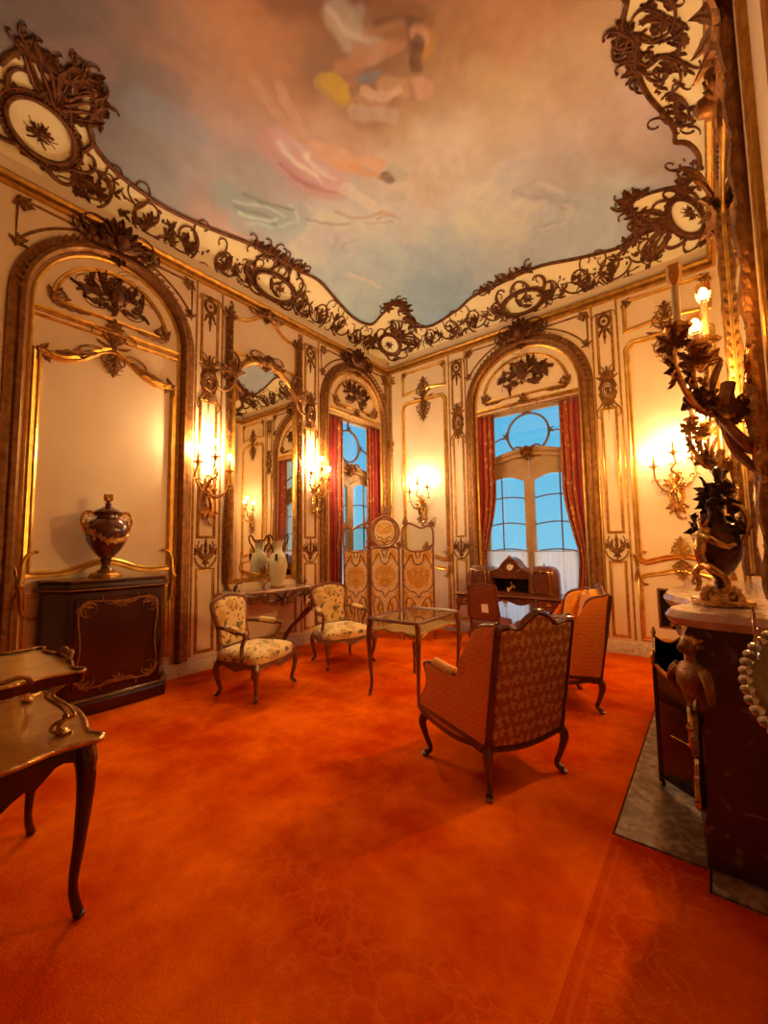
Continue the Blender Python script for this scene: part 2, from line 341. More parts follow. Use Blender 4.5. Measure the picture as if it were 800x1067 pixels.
def spline(P, n=6, closed=False):
    """Catmull-Rom through control points of any dimension"""
    P = [tuple(p) for p in P]; k = len(P); out = []
    for i in range(k if closed else k-1):
        p1, p2 = P[i], P[(i+1) % k]; p0 = P[i-1] if (i > 0 or closed) else p1; p3 = P[(i+2) % k] if (i < k-2 or closed) else p2
        for j in range(n):
            t = j/n; out.append(tuple(.5*(2*b+(c-a)*t+(2*a-5*b+4*c-d)*t*t+(3*b-a-3*c+d)*t**3) for a, b, c, d in zip(p0, p1, p2, p3)))
    if not closed: out.append(P[-1])
    return out
def lerpl(v, n):
    return [v[0]+(v[1]-v[0])*i/(n-1) for i in range(n)]
def tag(o, label=None, cat=None, group=None, kind=None):
    if label: o['label'] = label
    if cat: o['category'] = cat
    if group: o['group'] = group
    if kind: o['kind'] = kind
    return o
def thing(name, label, cat, loc=(0, 0, 0), rz=0.0, group=None):
    o = bpy.data.objects.new(name, None); COL.objects.link(o); o.location = loc; o.rotation_euler = (0, 0, rz); o.empty_display_size = .1
    return tag(o, label, cat, group)
TR = [0]
def trim(mb, mat, label, parent=None):
    TR[0] += 1; o = mb.build('trim_%d' % TR[0], mat, parent); return tag(o, label, 'wall ornament', None, 'structure')
def struct(mb, name, mat, label, smooth=False):
    return tag(mb.build(name, mat, None, smooth), label, name.split('_')[0], None, 'structure')
def kids(o): return [c for c in bpy.data.objects if c.parent == o]
def dup(root, loc, rz, label, group=None):
    def cp(o, par):
        c = o.copy(); COL.objects.link(c); c.parent = par
        for ch in kids(o): cp(ch, c)
        return c
    src = {}; r = root.copy(); COL.objects.link(r); r.location = loc; r.rotation_euler = (0, 0, rz); r['label'] = label
    if group: r['group'] = group
    for ch in kids(root): cp(ch, r)
    return r
XYZ = lambda x, y, z: (x, y, z)
# ------------------------------------------------------------------ the room
W, YF, XB, HC = 5.45, -6.6, 5.15, 4.90        # width, front wall, chimney breast face, cornice underside
MA = lambda u, v, d: (d, u, v)                 # wall with the mirror (x = 0)
MW = lambda u, v, d: (u, -d, v)                # wall with the tall window (y = 0)
MC = lambda u, v, d: (XB-d, u, v)              # chimney breast
MS = lambda u, v, d: (W-d, u, v)
WBc, WBw = 2.725, .80                          # tall window: centre, half width of the opening
WAc, WAw = -.92, .72

struct(MB().box((W/2, YF/2, -.08), (W+1, -YF+1, .12)), 'floor', pm('floor_boards', (.16, .08, .04), .5, 0, (.1, .05, .02), 6), 'wooden floor under the carpet')
def wall_with_hole(name, M, a, b_, c, hw, top, label, t=.4):
    m = MB()
    for u0, u1, v0, v1 in ((a, c-hw, 0, 5.9), (c+hw, b_, 0, 5.9), (c-hw, c+hw, top, 5.9)):
        pts = [(u0, v0), (u1, v0), (u1, v1), (u0, v1)]
        m.prism(pts, M, -t, 0)
    return struct(m, name, CREAM, label)
wall_with_hole('wall_left', MA, YF, .4, WAc, WAw, 3.80, 'cream panelled wall with the tall mirror')
wall_with_hole('wall_back', MW, 0, W+.4, WBc, WBw, 3.66, 'cream panelled wall with the tall window')
struct(MB().box((W+.1, YF/2, 2.95), (.2, -YF, 5.9)), 'wall_right', CREAM, 'cream wall on the fireplace side')
struct(MB().box((W/2, YF-.1, 2.95), (W+.4, .2, 5.9)), 'wall_front', pm('unseen_dark_wall', (.10, .045, .02), .5, 0, (.07, .03, .015), 5), 'unseen wall behind the viewer, coloured dark to cut bounced light')  # unseen wall; its dark colour is made up to keep bounce off the foreground
struct(MB().box((XB+(W-XB)/2, -2.9, 2.95), (W-XB, 3.75, 5.9)), 'wall_chimney', CREAM, 'cream chimney breast above the fireplace')
for y_, l_, n_ in ((-.51, 1.02, 'by the tall window'), (-5.69, 1.82, 'near the viewer')): struct(MB().box((XB+(W-XB)/2, y_, 5.39), (W-XB, l_, 1.0)), 'wall_soffit', CREAM, 'cream wall above the recess '+n_)

# coved ceiling: one height field, cream cove below and the painted sky inside its gilded edge
CR, CH, CZ0, XQ = 1.1, .75, 4.97, 5.12
def smin(a, b, k=.5):
    h = np.maximum(k-np.abs(a-b), 0)/k; return np.minimum(a, b)-h*h*k/4
def cz(x, y):
    d = np.minimum(np.maximum(0, smin(smin(x, -y), smin(XQ-x, y-YF)))+.03, CR)
    return CZ0+CH*np.sqrt(np.maximum(0, 1-((CR-d)/CR)**2))
EDGE = [(.456,-5.839),(.574,-5.787),(.688,-5.712),(.643,-5.614),(.678,-5.517),(.652,-5.429),(.761,-5.352),(.753,-5.262),(.597,-5.2),(.448,-5.209),(.387,-5.175),(.304,-5.1),(.23,-4.904),(.2,-4.631),(.189,-4.401),(.211,-4.099),(.262,-3.732),(.315,-3.437),(.344,-3.222),(.373,-3.025),(.362,-2.87),(.373,-2.584),(.411,-2.202),(.32,-1.739),(.245,-1.291),(.25,-.995),(.312,-.8),(.488,-.793),(.66,-.816),(.84,-.84),(.905,-.70),(.92,-.5),(.88,-.332),(.93,-.252),(1.123,-.198),(1.324,-.198),(1.64,-.243),(1.821,-.271),(2.074,-.348),(2.497,-.367),(2.885,-.383),(3.209,-.373),(3.645,-.287),(3.999,-.237),(4.159,-.221),(4.362,-.237),(4.471,-.323),(4.401,-.493),(4.365,-.75),(4.534,-.763),(4.83,-.833),(4.967,-.972),(5.041,-1.232),(5.044,-1.421),(4.969,-1.523),(4.867,-1.519),(4.873,-1.644),(4.825,-1.816),(4.713,-2.05),(4.662,-2.248),(4.649,-2.442),(4.675,-2.604),(4.602,-2.755),(4.654,-2.943)]
EDGE = spline(EDGE, 4)
CS = [p for p in EDGE if p[0] > 4.59 and -2.9 < p[1] < -.83][::-1]
LOOP = EDGE+[(x, -5.88-y) for x, y in CS]+[(4.55, -5.6), (4.2, -6.2), (2.6, -6.15), (1.0, -6.2), (.55, -6.05)]
def inside(px, py):
    n = len(LOOP); r = np.zeros(px.shape, bool)
    for i in range(n):
        x0, y0 = LOOP[i]; x1, y1 = LOOP[(i+1) % n]
        if y0 == y1: continue
        c = ((y0 > py) != (y1 > py)) & (px < (x1-x0)*(py-y0)/(y1-y0)+x0); r ^= c
    return r
NX, NY = 340, 440
gx = np.linspace(0, XQ, NX+1); gy = np.linspace(YF, 0, NY+1)
gx = XQ*(.5-.5*np.cos(np.pi*np.linspace(0, 1, NX+1)))*.45+gx*.55; gy = (YF*(.5+.5*np.cos(np.pi*np.linspace(0, 1, NY+1))))*.45+gy*.55
GX, GY = np.meshgrid(gx, gy, indexing='ij'); GZ = cz(GX, GY)
cxm = (GX[:-1, :-1]+GX[1:, 1:])/2; cym = (GY[:-1, :-1]+GY[1:, 1:])/2; INS = inside(cxm, cym)
def height_mesh(name, mask, mat, dz=0.0):
    idx = np.arange((NX+1)*(NY+1)).reshape(NX+1, NY+1)
    q = np.stack([idx[:-1, :-1], idx[1:, :-1], idx[1:, 1:], idx[:-1, 1:]], -1)[mask]
    used, inv = np.unique(q, return_inverse=True); q = inv.reshape(q.shape)
    V = np.stack([GX.ravel()[used], GY.ravel()[used], GZ.ravel()[used]+dz], -1)
    me = bpy.data.meshes.new(name); me.from_pydata(V.tolist(), [], q[:, ::-1].tolist())
    me.polygons.foreach_set('use_smooth', [True]*len(me.polygons)); me.materials.append(mat)
    o = bpy.data.objects.new(name, me); COL.objects.link(o); return o, V
o, _ = height_mesh('ceiling', ~INS, COVEC); tag(o, 'cream coved ceiling border around the painted sky', 'ceiling', None, 'structure')
struct(MB().box((W/2, YF/2, 5.85), (W+.4, -YF+.4, .1)), 'ceiling_slab', CREAM, 'flat ceiling above the painted cove')

# the painted sky: soft cloud colours, drapery and airy figures brushed over them
def srgb(c): 
    c = np.asarray(c, float)/255; return np.where(c < .04045, c/12.92, ((c+.055)/1.055)**2.4)
SKY = [(.857,-5.847,100,80,70),(.724,-5.767,104,84,74),(1.055,-5.53,128,96,80),(.666,-5.501,150,112,92),(.693,-5.221,124,104,94),(1.342,-5.211,112,92,82),(.627,-4.959,140,118,104),(1.512,-4.899,166,116,90),(.76,-4.558,165,138,120),(.382,-4.384,150,132,116),(1.957,-4.794,190,124,80),(2.194,-4.681,200,118,66),(1.897,-4.494,205,130,80),(1.549,-4.476,192,142,116),(1.365,-4.159,196,148,124),(2.516,-4.458,165,98,64),(2.283,-4.273,150,96,64),(2.791,-4.196,124,72,46),(3.212,-3.855,130,74,44),(2.908,-3.853,165,108,72),(2.048,-3.727,200,142,104),(1.489,-3.645,190,146,124),(.93,-3.629,165,150,132),(.377,-3.669,205,150,120),(1.128,-2.893,205,176,152),(.756,-1.748,180,168,148),(.722,-.974,172,166,148),(1.449,-1.414,172,164,146),(1.562,-.763,150,154,144),(2.285,-1.131,178,166,150),(2.975,-1.373,206,178,152),(3.078,-2.628,210,172,138),(3.796,-2.645,205,160,122),(4.233,-2.697,196,142,98),(4.432,-2.944,186,122,78),(3.79,-3.306,182,118,74),(3.513,-3.448,176,114,74),(4.002,-1.734,192,158,134),(4.469,-1.817,200,152,124),(4.741,-1.268,170,132,108),(4.9,-1.218,165,130,106),(3.999,-.776,186,166,146),(3.397,-.749,176,160,142),(3.202,-3.235,192,142,98),(2.492,-2.671,206,166,130),(1.805,-2.335,200,174,150),(4.486,-2.449,196,146,106),(2.4,-5.6,150,100,70),(3.8,-5.0,150,100,70)]
STROKES = [ # colour, width, opacity, path
 ((150,150,128),.26,.75,[(.621,-3.881),(.699,-3.606),(.731,-3.275),(.997,-3.102)]),
 ((166,162,140),.20,.7,[(.483,-3.601),(.608,-3.106),(.882,-3.007)]),
 ((205,190,160),.03,.7,[(.62,-3.8),(.80,-3.5),(.86,-3.2)]), ((202,188,160),.03,.7,[(.5,-3.5),(.66,-3.2),(.95,-3.05),(1.05,-3.25)]),
 ((108,106,94),.05,.5,[(.58,-3.75),(.7,-3.4),(.68,-3.2)]),
 ((132,92,70),.34,.55,[(2.52,-3.99),(2.82,-3.88),(3.08,-3.80)]), ((112,66,42),.22,.75,[(2.9,-4.1),(3.1,-3.9),(3.24,-3.76)]), ((120,70,46),.3,.7,[(2.6,-4.6),(2.8,-4.45),(3.1,-4.2)]),
 ((196,164,134),.17,.75,[(2.813,-4.217),(2.83,-4.02),(2.876,-3.879)]), ((178,144,118),.10,.7,[(2.95,-4.1),(2.97,-3.95)]),
 ((150,96,64),.10,.8,[(2.605,-4.01),(2.52,-3.86),(2.40,-3.80)]), ((176,112,76),.09,.8,[(2.80,-3.93),(2.62,-3.80),(2.5,-3.82)]),
 ((206,148,106),.12,.6,[(2.788,-3.571),(2.9,-3.45),(3.0,-3.36)]), ((196,138,100),.10,.7,[(2.55,-3.62),(2.66,-3.44)]), ((190,126,92),.10,.85,[(3.03,-3.36),(3.07,-3.32)]),
 ((160,96,52),.09,.9,[(3.28,-3.72),(3.29,-3.68)]), ((188,124,52),.07,.85,[(3.31,-3.62),(3.27,-3.58),(3.2,-3.56)]),
 ((214,160,40),.13,.9,[(2.44,-3.907),(2.443,-3.79)]), ((196,144,60),.10,.7,[(2.36,-3.95),(2.42,-3.7)]), ((120,120,120),.055,.9,[(2.66,-3.74),(2.8,-3.69)]),
 ((204,136,122),.30,.85,[(1.548,-3.879),(1.489,-3.645),(1.516,-3.392),(1.638,-3.128)]), ((216,156,138),.26,.8,[(1.706,-3.816),(1.70,-3.48),(1.72,-3.2)]),
 ((226,176,156),.03,.7,[(1.55,-3.8),(1.6,-3.5),(1.58,-3.25)]), ((184,112,104),.035,.6,[(1.45,-3.7),(1.42,-3.45),(1.55,-3.2)]), ((226,178,158),.03,.7,[(1.75,-3.75),(1.68,-3.5),(1.75,-3.3)]),
 ((204,142,104),.07,.9,[(1.884,-4.359),(1.862,-4.167),(1.817,-3.94),(1.80,-3.72)]), ((206,146,110),.06,.9,[(2.054,-4.19),(1.969,-4.047),(1.898,-3.849),(1.85,-3.7)]),
 ((222,158,112),.17,.9,[(1.84,-3.55),(1.955,-3.40),(2.02,-3.2)]), ((220,150,100),.09,.9,[(1.90,-3.30),(2.06,-3.16),(2.19,-3.14),(2.27,-2.98)]), ((214,142,94),.07,.9,[(2.02,-3.14),(2.12,-2.98),(2.2,-2.86)]),
 ((104,72,56),.105,.95,[(2.22,-2.82),(2.23,-2.77)]), ((160,108,80),.05,.7,[(2.15,-2.86),(2.2,-2.80)]),
 ((168,152,120),.11,.6,[(2.34,-2.85),(2.36,-2.7)]), ((176,158,124),.09,.5,[(2.1,-2.55),(2.2,-2.5)]),
 ((222,182,146),.11,.85,[(1.75,-3.02),(1.80,-2.75),(1.88,-2.42)]), ((216,188,148),.15,.8,[(1.235,-2.907),(1.362,-2.65)]), ((178,140,108),.045,.85,[(1.41,-2.822),(1.60,-2.55),(1.864,-2.449)]),
 ((200,150,116),.06,.8,[(1.86,-2.45),(1.95,-2.33)]), ((146,108,80),.025,.8,[(1.75,-2.4),(1.9,-2.35),(2.0,-2.2)]), ((146,108,80),.02,.8,[(1.6,-2.45),(1.78,-2.3),(1.88,-2.25)]),
 ((176,152,128),.08,.6,[(1.15,-2.55),(1.05,-2.45),(.95,-2.42)]), ((206,170,142),.07,.6,[(1.2,-2.4),(1.12,-2.2),(1.0,-2.15)]), ((150,128,108),.02,.6,[(1.3,-2.3),(1.1,-2.35),(1.0,-2.25)]),
 ((222,178,148),.04,.8,[(.75,-1.9),(.86,-1.55),(.9,-1.3)]), ((140,144,136),.14,.45,[(1.5,-.75),(1.8,-.7),(2.2,-.75)]), ((150,152,142),.2,.4,[(1.2,-.9),(1.5,-1.0)]),
 ((206,166,110),.24,.35,[(3.53,-3.118),(3.655,-2.761),(3.532,-2.694)]), ((164,146,132),.14,.5,[(3.334,-1.65),(3.60,-1.529),(3.74,-1.2)]), ((150,136,126),.10,.45,[(3.5,-1.45),(3.7,-1.15),(3.821,-.979)]),
 ((206,172,146),.05,.6,[(3.4,-1.55),(3.52,-1.35),(3.5,-1.15)]), ((212,176,150),.05,.6,[(3.62,-1.2),(3.75,-1.0),(3.7,-.85)]), ((212,178,152),.045,.6,[(3.2,-1.0),(3.4,-.9),(3.648,-.80)]), ((150,130,114),.03,.5,[(3.45,-1.5),(3.62,-1.25),(3.7,-1.0)]),
 ((120,108,100),.3,.35,[(1.0,-5.0),(1.25,-4.8)]), ((150,142,140),.3,.35,[(.9,-4.85),(1.0,-4.5)]), ((176,120,96),.25,.4,[(.75,-5.5),(1.0,-5.3)]),
 ((186,120,80),.10,.85,[(2.60,-3.93),(2.80,-3.86),(2.98,-3.80),(3.10,-3.76)]), ((140,84,52),.16,.85,[(3.05,-3.98),(3.16,-3.86),(3.24,-3.80)]), ((196,132,92),.08,.9,[(3.25,-3.72),(3.27,-3.66)]), ((84,50,32),.07,.85,[(3.22,-3.66),(3.14,-3.60),(3.10,-3.52)]), ((206,146,110),.13,.85,[(3.02,-3.36),(3.05,-3.32)]), ((150,96,66),.05,.7,[(2.98,-3.42),(2.93,-3.32)]), ((222,168,128),.06,.8,[(2.62,-3.66),(2.72,-3.50),(2.86,-3.46)]), ((208,168,140),.09,.55,[(2.4,-3.6),(2.55,-3.45),(2.7,-3.3)]),
 ((232,196,172),.05,.8,[(1.62,-3.86),(1.56,-3.6),(1.6,-3.35)]), ((168,98,92),.03,.8,[(1.40,-3.72),(1.38,-3.5),(1.48,-3.25),(1.62,-3.05)]), ((236,196,168),.04,.8,[(1.72,-3.60),(1.66,-3.4),(1.74,-3.2)]), ((112,114,98),.04,.7,[(.80,-3.75),(.88,-3.45),(1.02,-3.2)]), ((214,204,178),.03,.8,[(.55,-3.65),(.62,-3.4),(.75,-3.25)]), ((110,100,86),.03,.6,[(1.05,-3.0),(1.2,-2.75),(1.42,-2.6)]), ((92,58,38),.05,.8,[(3.05,-3.95),(3.2,-3.85),(3.3,-3.75)]), ((206,168,134),.04,.8,[(2.78,-4.28),(2.80,-4.1),(2.9,-3.95)]), ((170,110,74),.05,.8,[(2.92,-3.98),(3.05,-3.9),(3.18,-3.84)]), ((160,140,128),.04,.6,[(3.3,-1.7),(3.45,-1.45),(3.6,-1.4)]), ((216,184,160),.04,.7,[(3.55,-1.62),(3.66,-1.42),(3.76,-1.3)]), ((130,112,100),.025,.7,[(3.3,-.95),(3.5,-.9),(3.6,-.84)]),
 ((150,136,130),.3,.3,[(3.4,-1.9),(3.9,-1.6)]), ((214,186,158),.3,.3,[(2.6,-1.5),(3.0,-1.2)]), ((160,156,150),.35,.3,[(2.0,-.9),(2.6,-.8)])]
def vnoise(x, y, seed):
    rng = np.random.RandomState(seed); g = rng.rand(64, 64); xi = np.floor(x).astype(int); yi = np.floor(y).astype(int); fx = x-xi; fy = y-yi
    fx = fx*fx*(3-2*fx); fy = fy*fy*(3-2*fy); G = lambda a, c: g[a % 64, c % 64]
    return (G(xi, yi)*(1-fx)+G(xi+1, yi)*fx)*(1-fy)+(G(xi, yi+1)*(1-fx)+G(xi+1, yi+1)*fx)*fy
def fbm(x, y, s, o=4): return sum(vnoise(x*s*2**i+i*7, y*s*2**i+i*3, i+11)/2**i for i in range(o))/sum(1/2**i for i in range(o))-.5
def polydist(x, y, P):
    d = np.full(x.shape, 9.0)
    for (ax, ay), (bx, by) in zip(P[:-1], P[1:]):
        vx, vy = bx-ax, by-ay; t = np.clip(((x-ax)*vx+(y-ay)*vy)/(vx*vx+vy*vy+1e-9), 0, 1); d = np.minimum(d, np.hypot(x-ax-t*vx, y-ay-t*vy))
    return d
PAINT_L = np.array([1.14, .68, .36])*.86       # the lamps' colour on the canvas, divided out of the paint
def paint(V):
    x, y = V[:, 0], V[:, 1]
    wx = x+fbm(x, y, 1.6)*.7; wy = y+fbm(x+40, y+9, 1.6)*.7; num = np.zeros((len(x), 3)); den = np.zeros(len(x))
    for sx, sy, r, g, b_ in SKY:
        w = np.exp(-((wx-sx)**2+(wy-sy)**2)/.16)+1e-5/(.05+(wx-sx)**2+(wy-sy)**2); num += w[:, None]*srgb((r, g, b_))[None]; den += w
    c = num/den[:, None]; c *= (1+.34*fbm(x*1.3, y, 3.0, 5)+.16*fbm(x+5, y+3, 14, 3))[:, None]
    jx = x+fbm(x+3, y, 5)*.09; jy = y+fbm(x, y+8, 5)*.09
    for col, w, op, P in STROKES:
        P = spline(P, 5) if len(P) > 2 else P; w = w*1.35+.02
        d = polydist(jx, jy, P); a = op*(.62 if w < .06 else 1)*np.clip((1.12-d/(w*.5))*(2.4 if w > .1 else 1.1), 0, 1); a *= .82+.5*fbm(x+col[0], y, 12, 3)
        a = np.clip(a, 0, 1)[:, None]; shade = (1+.22*fbm(x+col[1], y+col[2], 9, 3))[:, None]
        c = c*(1-a)+srgb(col)[None]*shade*a
    return np.clip(c/PAINT_L[None], .01, .92)
PAINTM = attr_mat('ceiling_fresco', 'paint', .7, .08, 40)
o, V = height_mesh('ceiling_painting', INS, PAINTM)
ca = o.data.color_attributes.new('paint', 'FLOAT_COLOR', 'POINT'); ca.data.foreach_set('color', np.concatenate([paint(V), np.ones((len(V), 1))], 1).ravel())
tag(o, 'painted cloudy sky with draped flying figures on the coved ceiling', 'ceiling painting')

class Cove:
    """a patch of the cove: local (u,v) in the tangent plane at (x,y), dropped onto the surface"""
    def __init__(s, x, y, rot=0.0):
        e = .01; z = float(cz(x, y)); zx = (float(cz(x+e, y))-float(cz(x-e, y)))/(2*e); zy = (float(cz(x, y+e))-float(cz(x, y-e)))/(2*e)
        s.n = Vector((zx, zy, -1)).normalized(); s.p = Vector((x, y, z))
        g = Vector((zx, zy, zx*zx+zy*zy)); s.up = g.normalized() if g.length > .05 else Vector((-1, 0, 0)); s.rt = s.up.cross(s.n)
        if rot: s.up, s.rt = cos(rot)*s.up-sin(rot)*s.rt, cos(rot)*s.rt+sin(rot)*s.up
    def __call__(s, u, v, d):
        q = s.p+s.rt*u+s.up*v; x, y, z = q; lam = 0.0
        for _ in range(7):
            r = q+s.n*lam; x = min(max(r.x, .0), XQ); y = min(max(r.y, YF), .0); dz = float(cz(x, y))-r.z
            dh = abs(x-r.x)+abs(y-r.y)
            lam += max(-.15, min(.15, -dz*.55+dh*.5))
        r = q+s.n*lam
        return tuple(r+s.n*d)
def cove_curve(P, r, d=.012):
    m = MB(); pts = []
    for x, y in P:
        z = float(cz(x, y)); e = .01; zx = (float(cz(x+e, y))-float(cz(x-e, y)))/(2*e); zy = (float(cz(x, y+e))-float(cz(x, y-e)))/(2*e)
        pts.append(Vector((x, y, z))+Vector((zx, zy, -1)).normalized()*d)
    return m.tube(pts, r, 8, .8, closed=False)
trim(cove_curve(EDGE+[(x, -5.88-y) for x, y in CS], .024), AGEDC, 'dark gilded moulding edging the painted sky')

# cornice and baseboards
def run(name, path, prof, mat, label, closed=False):
    m = MB(); m.mould(path, prof, lambda u, v, d: (u, v, d)); return struct(m, name, mat, label, True)
PER = [(5.0, YF+.02), (0, YF+.02), (0, 0), (XB, 0), (XB, YF+.02)]
def off(p): return [(o_, z) for o_, z in p]
cpath = PER[::-1]
cprof = [(0, 4.86), (.035, 4.865), (.04, 4.885), (.02, 4.895), (.02, 4.905), (.07, 4.915), (.085, 4.945), (.075, 4.965), (.05, 4.97), (.05, 4.985), (0, 5.0)]
m = MB().mould(cpath, [(o_, z) for o_, z in cprof], lambda u, v, d: (u, v, d)); TR[0] += 1
tag(m.build('trim_%d' % TR[0], GOLD), 'gilded cornice running round the top of the walls', 'cornice', None, 'structure')
bprof = [(0, .17), (.018, .165), (.03, .15), (.03, .005), (0, 0)]
struct(MB().mould([(0, WAc-WAw-.02), (0, YF+.02)][::-1], [(-o_, z) for o_, z in bprof], lambda u, v, d: (u, v, d)), 'baseboard_left', MARBLE_B, 'veined cream marble skirting below the mirror wall', True)
struct(MB().mould([(W, 0), (WBc+WBw+.02, 0)], bprof, lambda u, v, d: (u, v, d)), 'baseboard_back', MARBLE_B, 'veined cream marble skirting right of the tall window', True)
struct(MB().mould([(WBc-WBw-.02, 0), (0, 0), (0, WAc+WAw+.02)], bprof, lambda u, v, d: (u, v, d)), 'baseboard_corner', MARBLE_B, 'veined cream marble skirting in the corner behind the screen', True)
# ------------------------------------------------------------------ panelling and carved relief
P_FR = [(-.03, 0), (-.026, .016), (-.012, .026), (.0, .014), (.012, .018), (.022, .022), (.03, 0)]
P_TH = [(-.014, 0), (-.011, .012), (0, .017), (.011, .012), (.014, 0)]
P_ARCH = [(-.085, 0), (-.08, .05), (-.055, .075), (-.02, .07), (-.005, .035), (.02, .04), (.045, .028), (.06, .03), (.07, 0)]
def pf(k): return [(o_*k, d*k) for o_, d in P_FR]
def frame(m, pts, M, k=1.0, closed=True): m.mould(pts, pf(k), M, closed)
def shift(M, du, dv): return lambda u, v, d: M(u+du, v+dv, d)
def flipu(M, c): return lambda u, v, d: M(2*c-u, v, d)

def bouquet(m, M, u, v, w, h, seed, k=34):
    rg = random.Random(seed)
    for i in range(k):
        a = rg.uniform(-.3, pi+.3) if i % 4 else rg.uniform(0, 2*pi); q = rg.uniform(.35, .95)
        m.leaf(u+cos(a)*w*q*.36, v+sin(a)*h*q*.38-.02, a+rg.uniform(-.7, .7), w*rg.uniform(.10, .19), w*.075, M, rg.uniform(-1.2, 1.2), .5, .006, rg.choice((1, 2)), 8)
        if i % 2: m.curl(u+cos(a)*w*.1, v+sin(a)*h*.1, a+rg.uniform(-.3, .3), w*q*.30, rg.uniform(-3, 3)/w*.5, rg.uniform(-4, 4)/w*.5, (.006, .004), M, n=8, ball=False)
    for i in range(16):
        a = rg.uniform(0, 2*pi); q = sqrt(rg.random()); m.flower(u+cos(a)*w*.34*q, v+sin(a)*h*.34*q, w*rg.uniform(.03, .055), M, .012)
    for i in range(8):
        a = rg.uniform(-.2, pi+.2); m.curl(u, v-.02, a, w*rg.uniform(.40, .58), rg.uniform(-2, 2), rg.choice((-11, 11)), (.006, .003), M, n=14)
    m.blob(u, v-h*.02, w*.10, M, .0, .8, 8); m.rtube([(u-w*.26, v-h*.22), (u+w*.30, v+h*.12)], .010, M)
    for sg in (-1, 1):
        m.curl(u, v-h*.12, -pi/2+sg*.5, w*.42, sg*3, sg*12, (.010, .005), M, n=14)
        m.leaf(u+sg*w*.08, v-h*.2, -pi/2+sg*1.1, w*.26, w*.085, M, sg*.8, .5, .005, 2)
def crest(m, M, u, v, w, h, d=.05):
    """a shell above two scrolling leaves: the keystone of an arch"""
    m.fan(u, v-h*.12, pi/2, 2.3, 9, h*.50, w*.20, M, .15, 0, d, .6, .03)
    m.fan(u, v-h*.10, pi/2, 2.8, 8, h*.34, w*.16, M, .3, 1, d+.02, .6, .03)
    m.blob(u, v-h*.08, w*.13, M, d, 1.2, 10); m.fan(u, v-h*.10, -pi/2, 1.6, 5, h*.36, w*.15, M, -.3, 1, d*.7)
    for sg in (-1, 1):
        m.curl(u+sg*w*.08, v+h*.10, pi/2-sg*.7, w*.72, -sg*3, -sg*16, (.026, .011), M, 1.2, d*.8)
        m.curl(u+sg*w*.12, v-h*.1, (0 if sg > 0 else pi)-sg*.35, w*.72, sg*1.0, sg*13, (.024, .010), M, 1.2, d*.4)
        m.curl(u+sg*w*.2, v-h*.02, (0 if sg > 0 else pi)+sg*.5, w*.5, -sg*2, -sg*18, (.02, .009), M, 1.2, d*.5)
        for dv, a, L in ((-.02, .1, .40), (-.14, -.45, .42), (.08, .55, .34), (-.06, -.15, .52)):
            m.leaf(u+sg*w*.13, v+h*dv, (a if sg > 0 else pi-a), w*L, w*.20, M, sg*(-.9 if a > 0 else .9), .5, d*.45, 3)
        m.flower(u+sg*w*.30, v-h*.06, w*.06, M, d*.5)
def corner_leaf(m, M, u, v, a, s):
    """scrolled acanthus that covers a moulding's corner"""
    m.fan(u, v, a, 1.9, 4, s, s*.34, M, .5, 3, .012, .5)
    for sg in (-1, 1): m.curl(u, v, a+sg*.9, s*1.15, -sg*5/s*.3, -sg*9/s*.6, (s*.09, s*.04), M, 1, .01, 14)
    m.blob(u, v, s*.16, M, .01)
def pil_medallion(m, M, u, v, s):
    """the oval portrait medallion half way up a pilaster"""
    m.rtube([(u+.085*s*cos(a), v+.115*s*sin(a)) for a in [2*pi*i/24 for i in range(25)]], .016*s, M, 1.1, .004)
    m.rtube([(u+.055*s*cos(a), v+.08*s*sin(a)) for a in [2*pi*i/20 for i in range(21)]], .007*s, M, 1.0, .004)
    m.blob(u, v+.012*s, .036*s, M, .004, .8, 8); m.blob(u+.004*s, v-.035*s, .03*s, M, .002, .7, 8)
    m.fan(u, v+.13*s, pi/2, 1.7, 5, .22*s, .07*s, M, .4, 2, .01); m.fan(u, v-.12*s, -pi/2, 2.2, 5, .16*s, .06*s, M, -.4, 2, .01)
    for sg in (-1, 1):
        m.curl(u+sg*.07*s, v+.12*s, pi/2, .26*s, sg*4/s, -sg*22/s, (.012*s, .006*s), M, 1, .006, 16)
        m.curl(u+sg*.03*s, v-.14*s, -pi/2+sg*.7, .30*s, sg*1/s, -sg*20/s, (.012*s, .006*s), M, 1, .006, 16)
        m.leaf(u+sg*.10*s, v+.02*s, pi/2+sg*.1, .17*s, .05*s, M, sg*.5, .5, .006, 2); m.leaf(u+sg*.10*s, v-.02*s, -pi/2-sg*.1, .17*s, .05*s, M, -sg*.5, .5, .006, 2)
    for i in range(5): m.blob(u, v-.27*s-.035*s*i, (.014-.0018*i)*s, M)
def pil_wreath(m, M, u, v, s):
    """the ribboned wreath at a pilaster's head"""
    k = 12
    for i in range(k):
        a = 2*pi*i/k+pi/2; m.leaf(u+.075*s*cos(a), v+.09*s*sin(a), a+pi/2+.3, .075*s, .045*s, M, .4, .6, .006, 0, 6)
    for sg in (-1, 1):
        m.curl(u, v+.10*s, pi/2-sg*.9, .20*s, -sg*6/s, -sg*26/s, (.009*s, .005*s), M, 1, .008, 14); m.leaf(u+sg*.03*s, v-.1*s, -pi/2+sg*.35, .13*s, .04*s, M, 0, .5, .006, 1)
    m.flower(u, v+.11*s, .032*s, M, .012); m.leaf(u, v-.09*s, -pi/2, .22*s, .05*s, M, 0, .5, .006, 2); m.flower(u, v, .03*s, M, .004)
    for i in range(3): m.blob(u, v-.26*s-.03*s*i, .012*s, M)
